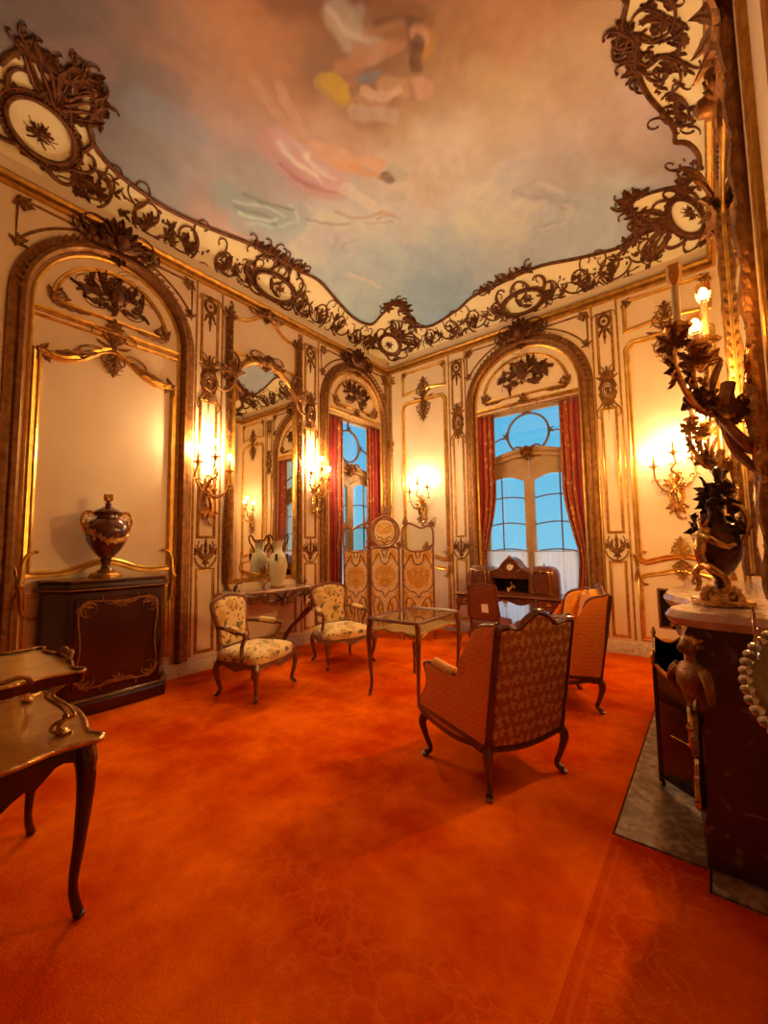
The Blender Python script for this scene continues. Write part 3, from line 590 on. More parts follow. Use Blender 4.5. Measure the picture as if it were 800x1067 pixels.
def lyre(m, M, u, v, s):
    """the small lyre of leaves low on a pilaster"""
    for sg in (-1, 1):
        m.curl(u, v-.10*s, (0 if sg > 0 else pi)+sg*.1, .34*s, sg*7/s, sg*2/s, (.014*s, .007*s), M, 1, .006, 18)
        m.curl(u, v-.05*s, (0 if sg > 0 else pi)+sg*.2, .24*s, sg*9/s, -sg*14/s, (.011*s, .006*s), M, 1, .006, 16)
        m.leaf(u+sg*.02*s, v-.07*s, pi/2-sg*.5, .18*s, .06*s, M, -sg*.5, .5, .008, 2)
    m.rtube(arc(u, v-.02*s, .17*s, pi*1.06, pi*1.94, 18, .20*s), .012*s, M, 1, .004)
    for sg in (-1, 1): m.leaf(u+sg*.16*s, v-.03*s, pi/2+sg*.25, .12*s, .05*s, M, -sg*.6, .5, .006, 2); m.leaf(u+sg*.07*s, v-.02*s, pi/2-sg*.2, .16*s, .05*s, M, sg*.5, .5, .006, 2)
    m.leaf(u, v-.02*s, pi/2, .24*s, .06*s, M, 0, .5, .008, 2); m.flower(u, v-.06*s, .045*s, M, .01); m.fan(u, v-.11*s, -pi/2, 1.6, 3, .10*s, .05*s, M, 0, 1, .006)
def swirl_cluster(m, M, u, v, s):
    """the filigree crossing of scrolls that ties an upper panel to a lower one"""
    m.flower(u, v, .05*s, M, .022)
    for q in (-1, 1):
        for i in range(4):
            dv = q*(.04+.085*i)*s; L = (.34-.055*i)*s; r = (.012-.0015*i)
            for sg in (-1, 1):
                a = q*(.45+.22*i); a = a if sg > 0 else pi-a
                m.curl(u+sg*.01*s, v+dv, a, L, sg*q*2/s, sg*q*(20+5*i)/s, (r, r*.5), M, 1, .01, 16)
                m.curl(u+sg*.02*s, v+dv+q*.03*s, (q*1.2 if sg > 0 else pi-q*1.2), L*.62, -sg*q*3/s, -sg*q*30/s, (r*.9, r*.5), M, 1, .01, 14)
                m.leaf(u+sg*.015*s, v+dv, a+sg*q*.35, L*.42, .045*s, M, sg*q*.8, .5, .012, 2, 7)
            m.leaf(u, v+dv, q*pi/2, .10*s, .04*s, M, 0, .5, .014, 1, 7)
        m.fan(u, v+q*.34*s, q*pi/2, 1.4, 3, .12*s, .04*s, M, .3, 2, .01)
    for sg in (-1, 1): m.leaf(u+sg*.04*s, v, (0.0 if sg > 0 else pi), .20*s, .055*s, M, sg*.6, .5, .012, 3)
def arch_bay(M, c, r, zs, base, seed, keycrest=True, tymp=True, tz=None, low=.0):
    """the big round-headed frame: arch moulding, tympanum with its bouquet, crest and spandrels"""
    ry = 4.70-zs
    path = [(c-r, low)]+[(c+r*cos(a), zs+ry*sin(a)) for a in [pi-pi*i/36 for i in range(37)]]+[(c+r, low)]
    m = MB(); m.mould(path, [(o_*1.0, d) for o_, d in P_ARCH], M)
    n = m
    for i in range(2, len(path)-1):                                 # leaf-and-bead carving on the outer band
        (u0, v0), (u1, v1) = path[i-1], path[i]; L = sqrt((u1-u0)**2+(v1-v0)**2); k = max(1, int(L/.07)); a = atan2(v1-v0, u1-u0)
        for j in range(k):
            t = (j+.5)/k; uu, vv = u0+(u1-u0)*t, v0+(v1-v0)*t; m.leaf(uu-sin(a)*-.062+sin(a)*.124*0, vv+cos(a)*-.062*0-.0, a+.5, .06, .035, shift(M, -sin(a)*.045, cos(a)*.045), .3, .5, .066, 0, 4)
    trim(m, AGED, 'dark gilded arch moulding carved with leaves')
    m = MB(); q = .115; m.mould([(c-r+q, low)]+[(c+(r-q)*cos(a), zs+(ry-q)*sin(a)) for a in [pi-pi*i/36 for i in range(37)]]+[(c+r-q, low)], [(-.02, 0), (-.016, .016), (0, .026), (.016, .016), (.02, 0)], M)
    trim(m, GOLDB, 'bright gilded bead inside the arch')
    if keycrest:
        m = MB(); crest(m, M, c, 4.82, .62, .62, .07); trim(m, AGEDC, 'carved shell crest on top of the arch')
    if tymp:
        tz = tz or zs-.07; ri = r-.26; ti = ry-.26
        m = MB(); pth = [(c-ri, tz+.15)]+[(c+ri*cos(a), zs+.02+ti*sin(a)) for a in [pi*.97-pi*.94*i/28 for i in range(29)]]+[(c+ri, tz+.15)]
        m.mould(pth, pf(.8), M); m.mould([(c-ri, tz+.13), (c+ri, tz+.13)], pf(.7), M)
        m.mould([(c-r+.12, tz), (c+r-.12, tz)], pf(1.1), M); m.mould([(c-r+.12, tz-.07), (c+r-.12, tz-.07)], pf(.6), M)
        trim(m, GOLD, 'gilded mouldings of the half-round panel in the arch')
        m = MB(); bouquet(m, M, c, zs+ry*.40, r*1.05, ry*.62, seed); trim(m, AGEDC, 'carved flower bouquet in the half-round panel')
        m = MB()
        for sg in (-1, 1): corner_leaf(m, M, c+sg*(ri+.0), tz+.14, pi/2+sg*.9, .17); m.leaf(c+sg*(ri-.02), tz+.10, pi if sg > 0 else 0, .3, .07, M, 0, .5, .01, 3)
        m.fan(c, tz+.02, pi/2, 2.2, 5, .13, .05, M, .4, 2, .02)
        for sg in (-1, 1): m.curl(c, tz, (0 if sg > 0 else pi), .26, sg*2, -sg*24, (.012, .006), M, 1, .02, 14)
        trim(m, AGED, 'carved leaf corners of the half-round panel')
    m = MB(); ra = r+.17                                             # spandrel frame
    for sg in (-1, 1):
        e = c+sg*(r+.045); pts = [(e, 4.80), (c+sg*.34, 4.80)]; a0 = math.acos(min(1, .34/ra)); 
        pts = [(c+sg*ra*cos(a), zs+(ry+.13)*sin(a)) for a in lerpl((a0*.98, .42), 12)]; pts = [p for p in pts if abs(p[0]-c) < r+.03 and p[1] < 4.8]
        if len(pts) > 2:
            ed = c+sg*(r+.03); poly = [(pts[0][0], 4.80)]+pts+[(ed, pts[-1][1]-.05), (ed, 4.80)]
            m.mould(poly, pf(.45), M, True); corner_leaf(m, M, ed-sg*.01, 4.80, -pi/2-sg*.75, .14); corner_leaf(m, M, ed-sg*.01, pts[-1][1]-.04, pi/2+sg*.4, .12)
    trim(m, AGED, 'carved spandrel mouldings beside the arch')

def pilaster(M, c, hw, seed, lyre_=True):
    m = MB()
    for v0, v1 in ((3.86, 4.72), (1.62, 3.34), (.24, 1.22)): frame(m, [(c-hw+.08, v0), (c+hw-.08, v0), (c+hw-.08, v1), (c-hw+.08, v1)], M, .62)
    for sg in (-1, 1): m.mould([(c+sg*(hw-.012), .2), (c+sg*(hw-.012), 4.86)], pf(.42), M)
    trim(m, GOLD, 'gilded mouldings of the narrow pilaster panel')
    m = MB(); pil_medallion(m, M, c, 3.60, 1.0); trim(m, AGED, 'carved oval medallion on the pilaster')
    m = MB(); pil_wreath(m, M, c, 4.60, 1.0); trim(m, AGED, 'carved wreath at the pilaster head')
    if lyre_:
        m = MB(); lyre(m, M, c, 1.42, .82); trim(m, AGED, 'carved lyre of leaves low on the pilaster')

def serp(u0, u1, z, up, dip=.06, n=20):
    """serpentine top: dips at the shoulders, rises to the middle"""
    return [(u0+(u1-u0)*i/n, z+up*(.5-.5*cos(2*pi*i/n))**1.3-dip*sin(pi*i/n*2)**2*(1 if i in range(1, n) else 0)) for i in range(n+1)]

# left wall
arch_bay(MA, -4.78, .80, 3.88, 0, 3, low=.17)
arch_bay(MA, WAc, .82, 3.88, 0, 8, low=.17)
pilaster(MA, -3.71, .185, 1); pilaster(MA, -2.01, .185, 2)
m = MB()                                                             # tall panel under the first arch, serpentine at both ends
top = serp(-5.41, -4.15, 3.38, .22); bot = serp(-4.15, -5.41, 1.27, .10, .03)
frame(m, [(u, v) for u, v in bot]+top, MA, 1.25); frame(m, [(-5.41, .26), (-4.15, .26)]+serp(-4.15, -5.41, 1.08, .10, .03), MA, .8)
trim(m, GOLDB, 'gilded frame of the tall panel behind the cabinet')
m = MB(); corner_leaf(m, MA, -5.41, 3.40, -.4, .16); corner_leaf(m, MA, -4.15, 3.40, pi+.4, .16)
swirl_cluster(m, MA, -4.78, 3.64, .72)
for sg in (-1, 1): m.leaf(-4.78+sg*.16, 3.52, (-.42 if sg > 0 else pi+.42), .36, .09, MA, sg*.25, .5, .02, 3); m.curl(-4.78+sg*.12, 3.58, (.2 if sg > 0 else pi-.2), .34, -sg*3, -sg*22, (.014, .007), MA, 1, .02)
trim(m, AGED, 'carved leaves along the top of the tall panel')
m = MB()
for uu, sg in ((-5.45, 1), (-4.11, -1)):
    m.curl(uu, 1.18, pi/2-sg*.3, .34, sg*3, -sg*16, (.026, .012), MA, 1, .02); m.curl(uu, 1.16, -pi/2+sg*.3, .34, -sg*3, sg*16, (.026, .012), MA, 1, .02); m.blob(uu, 1.17, .04, MA, .02)
    m.leaf(uu, 1.2, pi/2, .2, .07, MA, sg*.5, .5, .02, 3); m.leaf(uu, 1.14, -pi/2, .2, .07, MA, -sg*.5, .5, .02, 3)
trim(m, GOLD, 'gilded scrolls at the foot of the tall panel')
m = MB()                                                             # panel above the mirror
frame(m, [(-3.42, 4.13), (-2.30, 4.13)]+serp(-2.30, -3.42, 4.62, .20, .03), MA, .9); trim(m, GOLDB, 'gilded serpentine frame above the mirror')
m = MB(); crest(m, MA, -2.86, 4.86, .36, .30, .03); corner_leaf(m, MA, -3.42, 4.64, -.4, .11); corner_leaf(m, MA, -2.30, 4.64, pi+.4, .11); trim(m, AGED, 'carved leaf crest above the mirror panel')
m = MB()                                                             # dado beside and below the console
frame(m, [(-3.42, .24), (-2.30, .24), (-2.30, .80), (-3.42, .80)], MA, .7); trim(m, GOLD, 'gilded dado frame below the console')
# window wall
arch_bay(MW, WBc, .93, 3.80, 0, 5, tz=3.70, low=.17)
pilaster(MW, 1.56, .17, 4); pilaster(MW, 3.90, .17, 5)
for (a, b_, nm, sw) in ((.40, 1.32, 'left', -1), (4.15, 5.06, 'right', 1)):
    c = (a+b_)/2; m = MB()
    frame(m, [(a, 4.36), (c-.12, 4.40), (c, 4.36), (c+.12, 4.40), (b_, 4.36), (b_, 4.78), (a, 4.78)], MW, .9)
    r_ = .07; frame(m, [(a, 1.27), (a+.08, 1.22), (c-.2, 1.27), (c, 1.31), (c+.2, 1.27), (b_-.08, 1.22), (b_, 1.27), (b_, 4.10), (b_-r_, 4.18), (a+r_, 4.18), (a, 4.10)], MW, 1.25)
    frame(m, [(a, .24), (b_, .24), (b_, 1.02), (b_-.08, 1.06), (c+.2, 1.09), (c, 1.14), (c-.2, 1.09), (a+.08, 1.06), (a, 1.02)], MW, 1.0)
    trim(m, GOLDB, 'gilded panel frames %s of the tall window' % nm)
    m = MB(); swirl_cluster(m, MW, c, 4.20, .95); trim(m, AGED, 'carved scroll cluster high in the panel %s of the window' % nm)
    m = MB(); swirl_cluster(m, MW, c, 1.27, .62)
    for uu, sg in ((a-.02, 1), (b_+.02, -1)):
        m.curl(uu, 1.16, pi/2-sg*.3, .24, sg*3, -sg*22, (.02, .010), MW, 1, .02); m.curl(uu, 1.14, -pi/2+sg*.3, .24, -sg*3, sg*22, (.02, .010), MW, 1, .02); m.leaf(uu, 1.18, pi/2, .16, .06, MW, sg*.5, .5, .02, 3); m.leaf(uu, 1.12, -pi/2, .16, .06, MW, -sg*.5, .5, .02, 3)
    trim(m, GOLD, 'gilded scrolls between the panels %s of the window' % nm)
    m = MB()
    for u_, v_, q in ((a, 4.78, -pi/4), (b_, 4.78, -3*pi/4)): corner_leaf(m, MW, u_, v_, q, .12)
    trim(m, AGED, 'carved corner leaves high in the panel %s of the window' % nm)
# corner piece
m = MB()
for M, u in ((MA, -.05), (MW, .10)):
    m.mould([(u, .18), (u, 4.86)], pf(.8), M); crest(m, M, u, 4.70, .14, .26, .01); pil_wreath(m, M, u, 3.45, .7)
trim(m, GOLD, 'gilded corner moulding between the two windows')
# chimney breast: mouldings and carved tall mirror frame are built with the fireplace

# relief on the cove
def cove_cartouche(x, y, rot, rx, ry, seed, figure=True, crest_h=.0):
    M = Cove(x, y, rot); m = MB(); k = 30; rg = random.Random(seed)
    ring = [(rx*cos(2*pi*i/k), ry*sin(2*pi*i/k)) for i in range(k+1)]
    m.rtube(ring, .022, M, 1.1, .004); m.rtube([(1.22*a, 1.22*b_) for a, b_ in ring], .014, M, 1.0, .004)
    for i in range(k):
        a = 2*pi*i/k; m.leaf(rx*1.02*cos(a), ry*1.02*sin(a), a+(.5 if i % 2 else -.2), .26*min(rx, ry)*(1.15 if i % 3 else 1.6), .07, M, .5, .5, .008, 1, 7)
    for i in range(8):
        a = 2*pi*(i+.5)/8; sg = 1 if cos(a) > 0 else -1; m.curl(1.22*rx*cos(a), 1.22*ry*sin(a), a+.6*sg, .34, 4*sg, 20*sg, (.022, .010), M, 1, .006, 16)
    if figure:
        m.leaf(-.03, -.05, pi*.6, .16, .07, M, .3, .6, .006, 0); m.blob(-.07, .12, .03, M, .01); m.leaf(-.02, -.04, -.6, .16, .05, M, .6, .5, .006, 0); m.leaf(-.04, .03, .4, .18, .035, M, .4, .6, .008, 0); bouquet(m, M, .08, .03, .2, .16, seed, 8)
    else: bouquet(m, M, 0, -.02, rx*.95, ry*.85, seed, 16)
    if crest_h:
        m.fan(0, ry*1.25, pi/2, 2.3, 7, crest_h, .09, M, .5, 3, .012)
        for sg in (-1, 1):
            for j, (dv, L) in enumerate(((.02, .40), (.12, .34), (.22, .28))): m.curl(sg*.04, ry*1.25+dv*crest_h*2, pi/2-sg*(.9-.2*j), L, sg*2, -sg*22, (.02, .009), M, 1, .012, 16)
            m.leaf(sg*.1, ry*1.2, pi/2-sg*1.1, .30, .10, M, sg*.5, .5, .012, 4); m.fan(sg*rx*1.2, -ry*.7, (-.2 if sg > 0 else pi+.2), 1.2, 4, .26, .08, M, .5, 3, .01)
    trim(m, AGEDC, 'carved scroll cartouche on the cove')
def cove_scrolls(x, y, s, seed, sg=1, leafy=.5):
    M = Cove(x, y); m = MB(); rg = random.Random(seed); s *= 1.15
    m.curl(-.34*s*sg, .10*s, (-pi/2.3 if sg > 0 else pi+pi/2.3), 1.5*s, sg*3.2/s, sg*9/s, (.013, .009), M, 1, .004, 38)
    m.curl(.05*s*sg, -.22*s, (.5 if sg > 0 else pi-.5), 1.1*s, sg*2.6/s, sg*11/s, (.012, .008), M, 1, .004, 30)
    m.curl(.22*s*sg, .10*s, (pi*.8 if sg > 0 else pi*.2), .7*s, -sg*2/s, -sg*17/s, (.011, .007), M, 1, .004, 24)
    for i in range(12):
        a = rg.uniform(0, 2*pi); r = rg.uniform(.10, .40)*s; u, v = cos(a)*r, sin(a)*r*.65
        if rg.random() < leafy: m.fan(u, v, rg.uniform(0, 6.3), 1.7, 3, .15*s, .055*s, M, rg.choice((-.8, .8)), 2, .006)
        else: m.curl(u, v, rg.uniform(0, 6.3), rg.uniform(.2, .36)*s, rg.choice((-3, 3))/s, rg.choice((-22, 22))/s, (.010, .005), M, 1, .004, 16)
    m.fan(.02*s, -.02*s, .6*sg+pi*(sg < 0), 2.6, 6, .2*s, .075*s, M, .5, 3, .008); m.leaf(.0, .0, 1.2, .22*s, .10*s, M, .6, .5, .008, 3); m.flower(0, 0, .03*s, M, .012)
    for i in range(7): m.leaf(rg.uniform(-.4, .4)*s, rg.uniform(.0, .28)*s, rg.uniform(0, 3), .07*s, .03*s, M, .4, .5, .004, 0, 5)
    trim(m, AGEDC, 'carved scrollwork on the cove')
cove_cartouche(.20, -5.50, -.2, .26, .21, 21, False, .26)
cove_cartouche(.27, -.24, -.72, .20, .16, 22, False, .22)
cove_cartouche(4.93, -.42, .75, .25, .19, 23, False, .20)
cove_cartouche(.085, -2.78, 0, .33, .15, 24); cove_cartouche(2.80, -.07, 0, .30, .15, 25)
for x, y, s, sd, sg in ((.05, -5.02, .55, 1, 1), (.03, -4.50, .62, 2, -1), (.03, -4.08, .62, 3, 1), (.03, -3.55, .52, 4, -1), (.05, -3.22, .5, 5, 1), (.05, -2.26, .55, 6, -1), (.05, -1.88, .6, 7, 1), (.05, -1.42, .58, 8, -1), (.04, -1.0, .5, 9, 1), (.06, -.66, .45, 10, -1),
                        (.74, -.06, .42, 11, 1), (1.12, -.05, .5, 12, -1), (1.52, -.04, .58, 13, 1), (1.98, -.05, .58, 14, -1), (2.36, -.05, .5, 15, 1), (3.24, -.05, .55, 16, -1), (3.62, -.04, .58, 17, 1), (4.05, -.04, .6, 18, -1), (4.45, -.08, .5, 19, 1),
                        (4.99, -1.05, .5, 20, 1), (4.93, -1.86, .55, 26, -1), (4.88, -2.30, .6, 27, 1), (4.86, -2.75, .7, 28, -1), (4.88, -3.3, .65, 29, 1), (4.93, -3.85, .6, 30, -1)):
    cove_scrolls(x, y, s, sd, sg, .62 if x > 4.8 else .45)
m = MB(); rg = random.Random(5)
for i in range(9, len(EDGE)-4, 1):                                  # tufts growing along the painted sky's edge
    x, y = EDGE[i]
    near = min(abs(x-.65)+abs(y+5.5), abs(x-.85)+abs(y+.6), abs(x-4.4)+abs(y+.5), abs(x-4.65)+abs(y+2.7), abs(x-.37)+abs(y+2.9), abs(x-2.6)+abs(y+.4))
    if near < .42:
        M = Cove(x, y); a = rg.uniform(0, pi); m.fan(0, 0, a, 1.8, 3, rg.uniform(.10, .18), .07, M, .6, 2, .012); m.curl(0, 0, a+.6, .22, 3, rg.choice((-28, 28)), (.016, .008), M, 1, .012, 12)
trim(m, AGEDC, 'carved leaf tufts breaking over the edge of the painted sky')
# ------------------------------------------------------------------ windows, curtains
def bar(path, w, d, M, d0=0.0):
    return MB().mould(path, [(-w/2, d0), (-w/2, d0+d), (w/2, d0+d), (w/2, d0), (-w/2, d0)], M)
def window(n, Mw, c, hw, top, depth, label, zt, zl, rc, zc_, rz):
    M = lambda u, v, d: Mw(u, v, d-depth)
    root = tag(bpy.data.objects.new('window_%d' % n, None), label, 'window', None, 'structure'); COL.objects.link(root)
    m = bar([(c-hw+.03, 0), (c-hw+.03, top-.03), (c+hw-.03, top-.03), (c+hw-.03, 0)], .07, .07, M); m.build('window_frame', SASH, root, False)
    cap = lambda a, b_, z, up, k=16: [(a+(b_-a)*i/k, z+up*sin(pi*i/k)) for i in range(k+1)]
    tr = [(c-hw+.04, zt)]+[(c+(hw-.06)*(q/10-1), zt+.17*(1-(abs(q/10-1))**1.6)) for q in range(21)]+[(c+hw-.04, zt)]
    m = bar(tr, .13, .08, M); m.mould(tr, [(-.02, .08), (0, .105), (.02, .08)], M); m.build('transom', SASH, root)
    m = MB(); crest(m, M, c, zt+.14, .30, .30, .10); m.build('transom_crest', AGED, root)
    for sg in (-1, 1):
        a, b_ = (c-hw+.05, c-.001) if sg < 0 else (c+.001, c+hw-.05)
        s_ = .075
        out = [(a+s_/2, 0.0), (a+s_/2, zl)]+cap(a+s_/2, b_-s_/2, zl, .10)[1:-1]+[(b_-s_/2, zl), (b_-s_/2, .0)]
        m = bar(out, s_, .06, M); m.mould([(a, .12), (b_, .12)], [(-.1, 0), (-.1, .06), (.1, .06), (.1, 0)], M)
        sash = m.build('sash', SASH, root, False)
        fill = MB(); k = 16; lo_ = cap(a, b_, zl+.03, .10, k); hi = [(u, min(zt+.17*(1-(min(1, abs((u-c)/(hw-.06))))**1.6), top)) for u, _ in lo_]
        fill.grid([[M(u, v, .03) for u, v in lo_], [M(u, v, .03) for u, v in hi]]); fill.build('sash_head', SASH, root)
        gb = MB(); um = a+s_+(b_-a-2*s_)*(.36 if sg < 0 else .64)
        gb.mould([(um, .2), (um, zl+.06)], [(-.012, .01), (0, .04), (.012, .01)], M)
        for z in (rz, rz+.42, rz+.84):
            gb.mould(cap(a+s_, b_-s_, z, .035), [(-.012, .01), (0, .04), (.012, .01)], M)
        gb.build('glazing_bar', GLAZB, sash)
        g = MB(); g.box(M((a+b_)/2, (zl+.1)/2, .02), (.004, b_-a-.08, zl-.05) if abs(M(0, 0, 1)[0]-M(0, 0, 0)[0]) > .5 else (b_-a-.08, .004, zl-.05)); g.build('pane', PANE, sash, False)
    m = MB(); ring = [(c+rc*cos(a), zc_+rc*sin(a)) for a in [2*pi*i/40 for i in range(40)]]
    m.mould(ring, [(-.018, .0), (-.01, .04), (.01, .04), (.018, .0)], M, True)
    for sg in (-1, 1): m.mould([(c+sg*rc, zc_), (c+sg*(rc+.12), zc_-.01), (c+sg*(hw-.06), zc_-.12)], [(-.014, 0), (0, .04), (.014, 0)], M)
    m.mould([(c, zc_+rc), (c, top-.04)], [(-.014, 0), (0, .04), (.014, 0)], M)
    for q in (0, pi, pi/2): m.fan(c+rc*cos(q), zc_+rc*sin(q), q, 2.4, 4, .10, .04, M, .4, 1, .04)
    fl = m.build('fanlight', GLAZB, root)
    hz = (top+zt)/2+.06; g = MB(); g.box(M(c, hz, .015), (.004, 2*hw-.12, top-zt-.16) if abs(M(0, 0, 1)[0]-M(0, 0, 0)[0]) > .5 else (2*hw-.12, .004, top-zt-.16)); g.build('pane', PANE, fl, False)
    m = MB(); m.mould([(c-hw, .06), (c+hw, .06)], [(-.07, -.1), (-.07, .10), (.06, .10), (.06, -.1)], M); m.build('threshold', SASH, root, False)
    return root
window(1, MA, WAc, WAw, 3.80, .22, 'narrow french window with an oval fanlight by the corner', 2.72, 2.56, .29, 3.30, 1.36)
window(2, MW, 2.70, WBw, 3.66, .20, 'tall french window with a round fanlight and bright blue sky', 2.78, 2.50, .33, 3.24, 1.36)
# reveals
def curtain(Mw, edge_in, edge_out, z0, z1, d0, label, folds=7, pat=.34):
    """edge_in(z) is the free inner edge, edge_out the side against the frame"""
    nz, nu = 26, 70; root = thing('curtain', label, 'curtain', Mw(edge_out, z0, d0)); P = root.location
    def pt(t, z, lift=0):
        u = edge_out+(edge_in(z)-edge_out)*t
        d = d0+.035*sin(t*folds*2*pi+.6*sin(z*.8))*(.6+.4*(z1-z)/(z1-z0))+.012*sin(t*folds*4.3*pi)+lift
        q = Vector(Mw(u, z, d)); return q-P
    for nm, a, b_, mt in (('drape', 0, 1-pat, REDVEL), ('patterned_border', 1-pat, 1, CURPAT)):
        m = MB(); k = int(nu*(b_-a))+2
        m.grid([[pt(a+(b_-a)*j/k, z0+(z1-z0)*i/nz) for j in range(k+1)] for i in range(nz+1)]); o = m.build(nm, mt, root, True, 80)
        sd = o.modifiers.new('thickness', 'SOLIDIFY'); sd.thickness = .006
    m = MB(); m.tube([pt(1, z0+(z1-z0)*i/nz, .004) for i in range(nz+1)], .010, 6); m.build('fringe', AGED, root)
    return root
def eB(sg):
    base = 2.20 if sg < 0 else 3.24; tied = 2.00 if sg < 0 else 3.42
    return lambda z: base+(tied-base)*(0 if z > 2.3 else min(1, (2.3-z)/.95)**1.4 if z > 1.2 else max(.55, 1-(1.2-z)*.5))
curtain(MW, eB(-1), 1.84, .04, 3.62, -.040, 'red curtain with patterned gold edge on the tall window, drawn toward the sconce side', 4, .5)
curtain(MW, eB(1), 3.60, .04, 3.62, -.040, 'red curtain with patterned gold edge on the tall window, hanging behind the armchairs', 4, .5)
curtain(MA, lambda z: -1.22 if z > 1.6 else -1.26, WAc-WAw-.0, .04, 3.72, -.06, 'red curtain on the narrow window, hanging next to the mirror wall sconce', 4, .3)
curtain(MA, lambda z: -.56+.06*max(0, 2.4-z)*0, WAc+WAw+.0, .04, 3.74, -.06, 'red curtain on the narrow window, hanging nearest the room corner', 4, .45)
def voile(u0, u1, label):
    root = thing('voile_curtain', label, 'curtain', (u0, .110, .03)); m = MB(); nz, nu = 14, 60
    m.grid([[((u1-u0)*j/nu, .012*sin(j*.9)+.004*sin(j*2.3+i*.4), 1.34*i/nz-(.02*abs(sin(j*.45)) if i == nz else 0)) for j in range(nu+1)] for i in range(nz+1)])
    m.build('voile', SHEER, root, True, 80)
    m = MB(); m.tube([(-.01, 0, 1.335), (u1-u0+.01, 0, 1.335)], .006, 6)
    for j in range(12): m.tube([((u1-u0)*(j+.5)/12+.012*cos(a), .003, 1.335+.012*sin(a)) for a in [2*pi*i/8 for i in range(9)]], .002, 4)
    m.build('curtain_rod', GOLDB, root)
voile(1.98, 2.66, 'white voile half curtain on the window leaf nearer the folding screen')
voile(2.75, 3.44, 'white voile half curtain on the window leaf nearer the armchairs')
# ------------------------------------------------------------------ tall mirror on the left wall
def wall_mirror():
    root = thing('wall_mirror', 'tall arched gilt mirror above the marble console table', 'mirror', (0, -2.86, 1.0)); c = -2.86
    M = lambda u, v, d: (d, u-c, v-1.0)
    gl = [(-3.37, 1.06), (-2.35, 1.06), (-2.35, 3.66)]+[(c+.51*cos(a), 3.66+.42*sin(a)) for a in [pi*i/24 for i in range(1, 24)]]+[(-3.37, 3.66)]
    MB().prism(gl, M, .012, .02).build('glass', MIRROR, root, False)
    m = MB(); path = [(-3.40, 1.02), (-3.40, 3.66)]+[(c+.54*cos(a), 3.66+.47*sin(a)) for a in [pi-pi*i/28 for i in range(29)]][1:-1]+[(-2.32, 3.66), (-2.32, 1.02)]
    m.mould(path, [(-.055, 0), (-.05, .04), (-.03, .06), (0, .05), (.02, .03), (.04, .012)], M); m.mould([(-3.42, 1.05), (-2.30, 1.05)], pf(1.2), M)
    m.build('frame', GOLD, root)
    for uu, nm in ((-3.445, 1), (-2.275, 1)):
        m = MB()
        for i in range(50):
            v = 1.02+i*.072; m.leaf(uu-.006, v, pi/2+.5, .105, .055, M, -.3, .6, .035, 1, 6); m.leaf(uu+.006, v+.03, pi/2-.5, .105, .055, M, .3, .6, .035, 1, 6)
            if i % 3 == 0: m.flower(uu, v+.03, .024, M, .06)
        m.curl(uu, 1.06, -pi/2, .26, 4, 26, (.03, .014), M, 1, .02); m.curl(uu, 4.60, pi/2, .2, -6, 24, (.026, .012), M, 1, .02); m.fan(uu, 4.55, pi/2, 1.7, 5, .18, .06, M, .4, 2, .03)
        m.build('carved_garland', AGED, root)
    m = MB(); crest(m, M, c, 4.13, .42, .28, .05)
    for sg in (-1, 1):
        u, v = c+sg*.52, 3.78; m.fan(u, v, pi/2-sg*.5, 2.6, 7, .26, .085, M, .5, 3, .05); m.curl(u, v-.05, pi/2+sg*.5, .5, -sg*1, -sg*14, (.03, .012), M, 1, .04); m.curl(u, v, -pi/2, .45, sg*2, sg*16, (.028, .012), M, 1, .04); m.fan(u, v-.1, -pi/2, 1.4, 4, .26, .08, M, .4, 2, .04); m.flower(u, v, .05, M, .08)
    m.build('carved_crest', AGED, root)
    m = MB()
    for sg in (-1, 1): m.curl(c+sg*.1, 1.12, (0 if sg > 0 else pi)-sg*.4, .42, sg*2.5, sg*14, (.016, .007), M, 1, .02); m.leaf(c+sg*.05, 1.10, (0 if sg > 0 else pi), .36, .08, M, sg*.5, .5, .02, 4)
    m.fan(c, 1.1, pi/2, 2.0, 5, .14, .05, M, .4, 2, .02); m.build('lower_scroll', GOLD, root)
wall_mirror()

# ------------------------------------------------------------------ chimney piece
FY = -2.9
def chimney_mirror():
    root = thing('chimney_mirror', 'tall gilt mirror with carved leafy columns above the mantelpiece', 'mirror', (XB, FY, 1.2)); M = lambda u, v, d: (-d, u-FY, v-1.2)
    MB().prism([(-3.66, 1.24), (-2.14, 1.24), (-2.14, 4.2), (-3.66, 4.2)], M, .006, .012).build('glass', MIRROR, root, False)
    for uu in (-2.08, -3.70):
        m = MB(); m.rtube([(uu, 1.22+.06*i) for i in range(52)], [.036+.006*sin(i*1.1) for i in range(52)], M, 1.0, .0, 8)
        for i in range(34):
            v = 1.25+i*.09; m.leaf(uu, v, pi/2+.75, .10, .05, M, -.5, .7, .022, 1, 6, .016); m.leaf(uu, v+.045, pi/2-.75, .10, .05, M, .5, .7, .022, 1, 6, .016)
        m.fan(uu, 4.2, pi/2, 2.6, 7, .4, .12, M, .6, 3, .05, .45, .1); m.build('palm_column', AGED, root)
    m = MB(); m.mould([(-3.68, 1.24), (-3.68, 4.16), (-3.3, 4.32), (-2.9, 4.4), (-2.5, 4.32), (-2.12, 4.16), (-2.12, 1.24)], pf(1.0), M); m.build('frame', GOLD, root)
    m = MB(); crest(m, M, FY, 4.5, .6, .5, .03); m.build('carved_crest', AGED, root)
chimney_mirror()
m = MB()
for uu in (-1.06, -1.72, -4.06, -4.74): m.mould([(uu, .2), (uu, 4.85)], pf(.9), MC)
for a, b_ in ((-1.62, -1.16), (-4.64, -4.16)): frame(m, [(a, 1.3), (b_, 1.3), (b_, 4.72), (a, 4.72)], MC, .9)
trim(m, GOLD, 'gilded mouldings on the chimney breast')
m = MB()
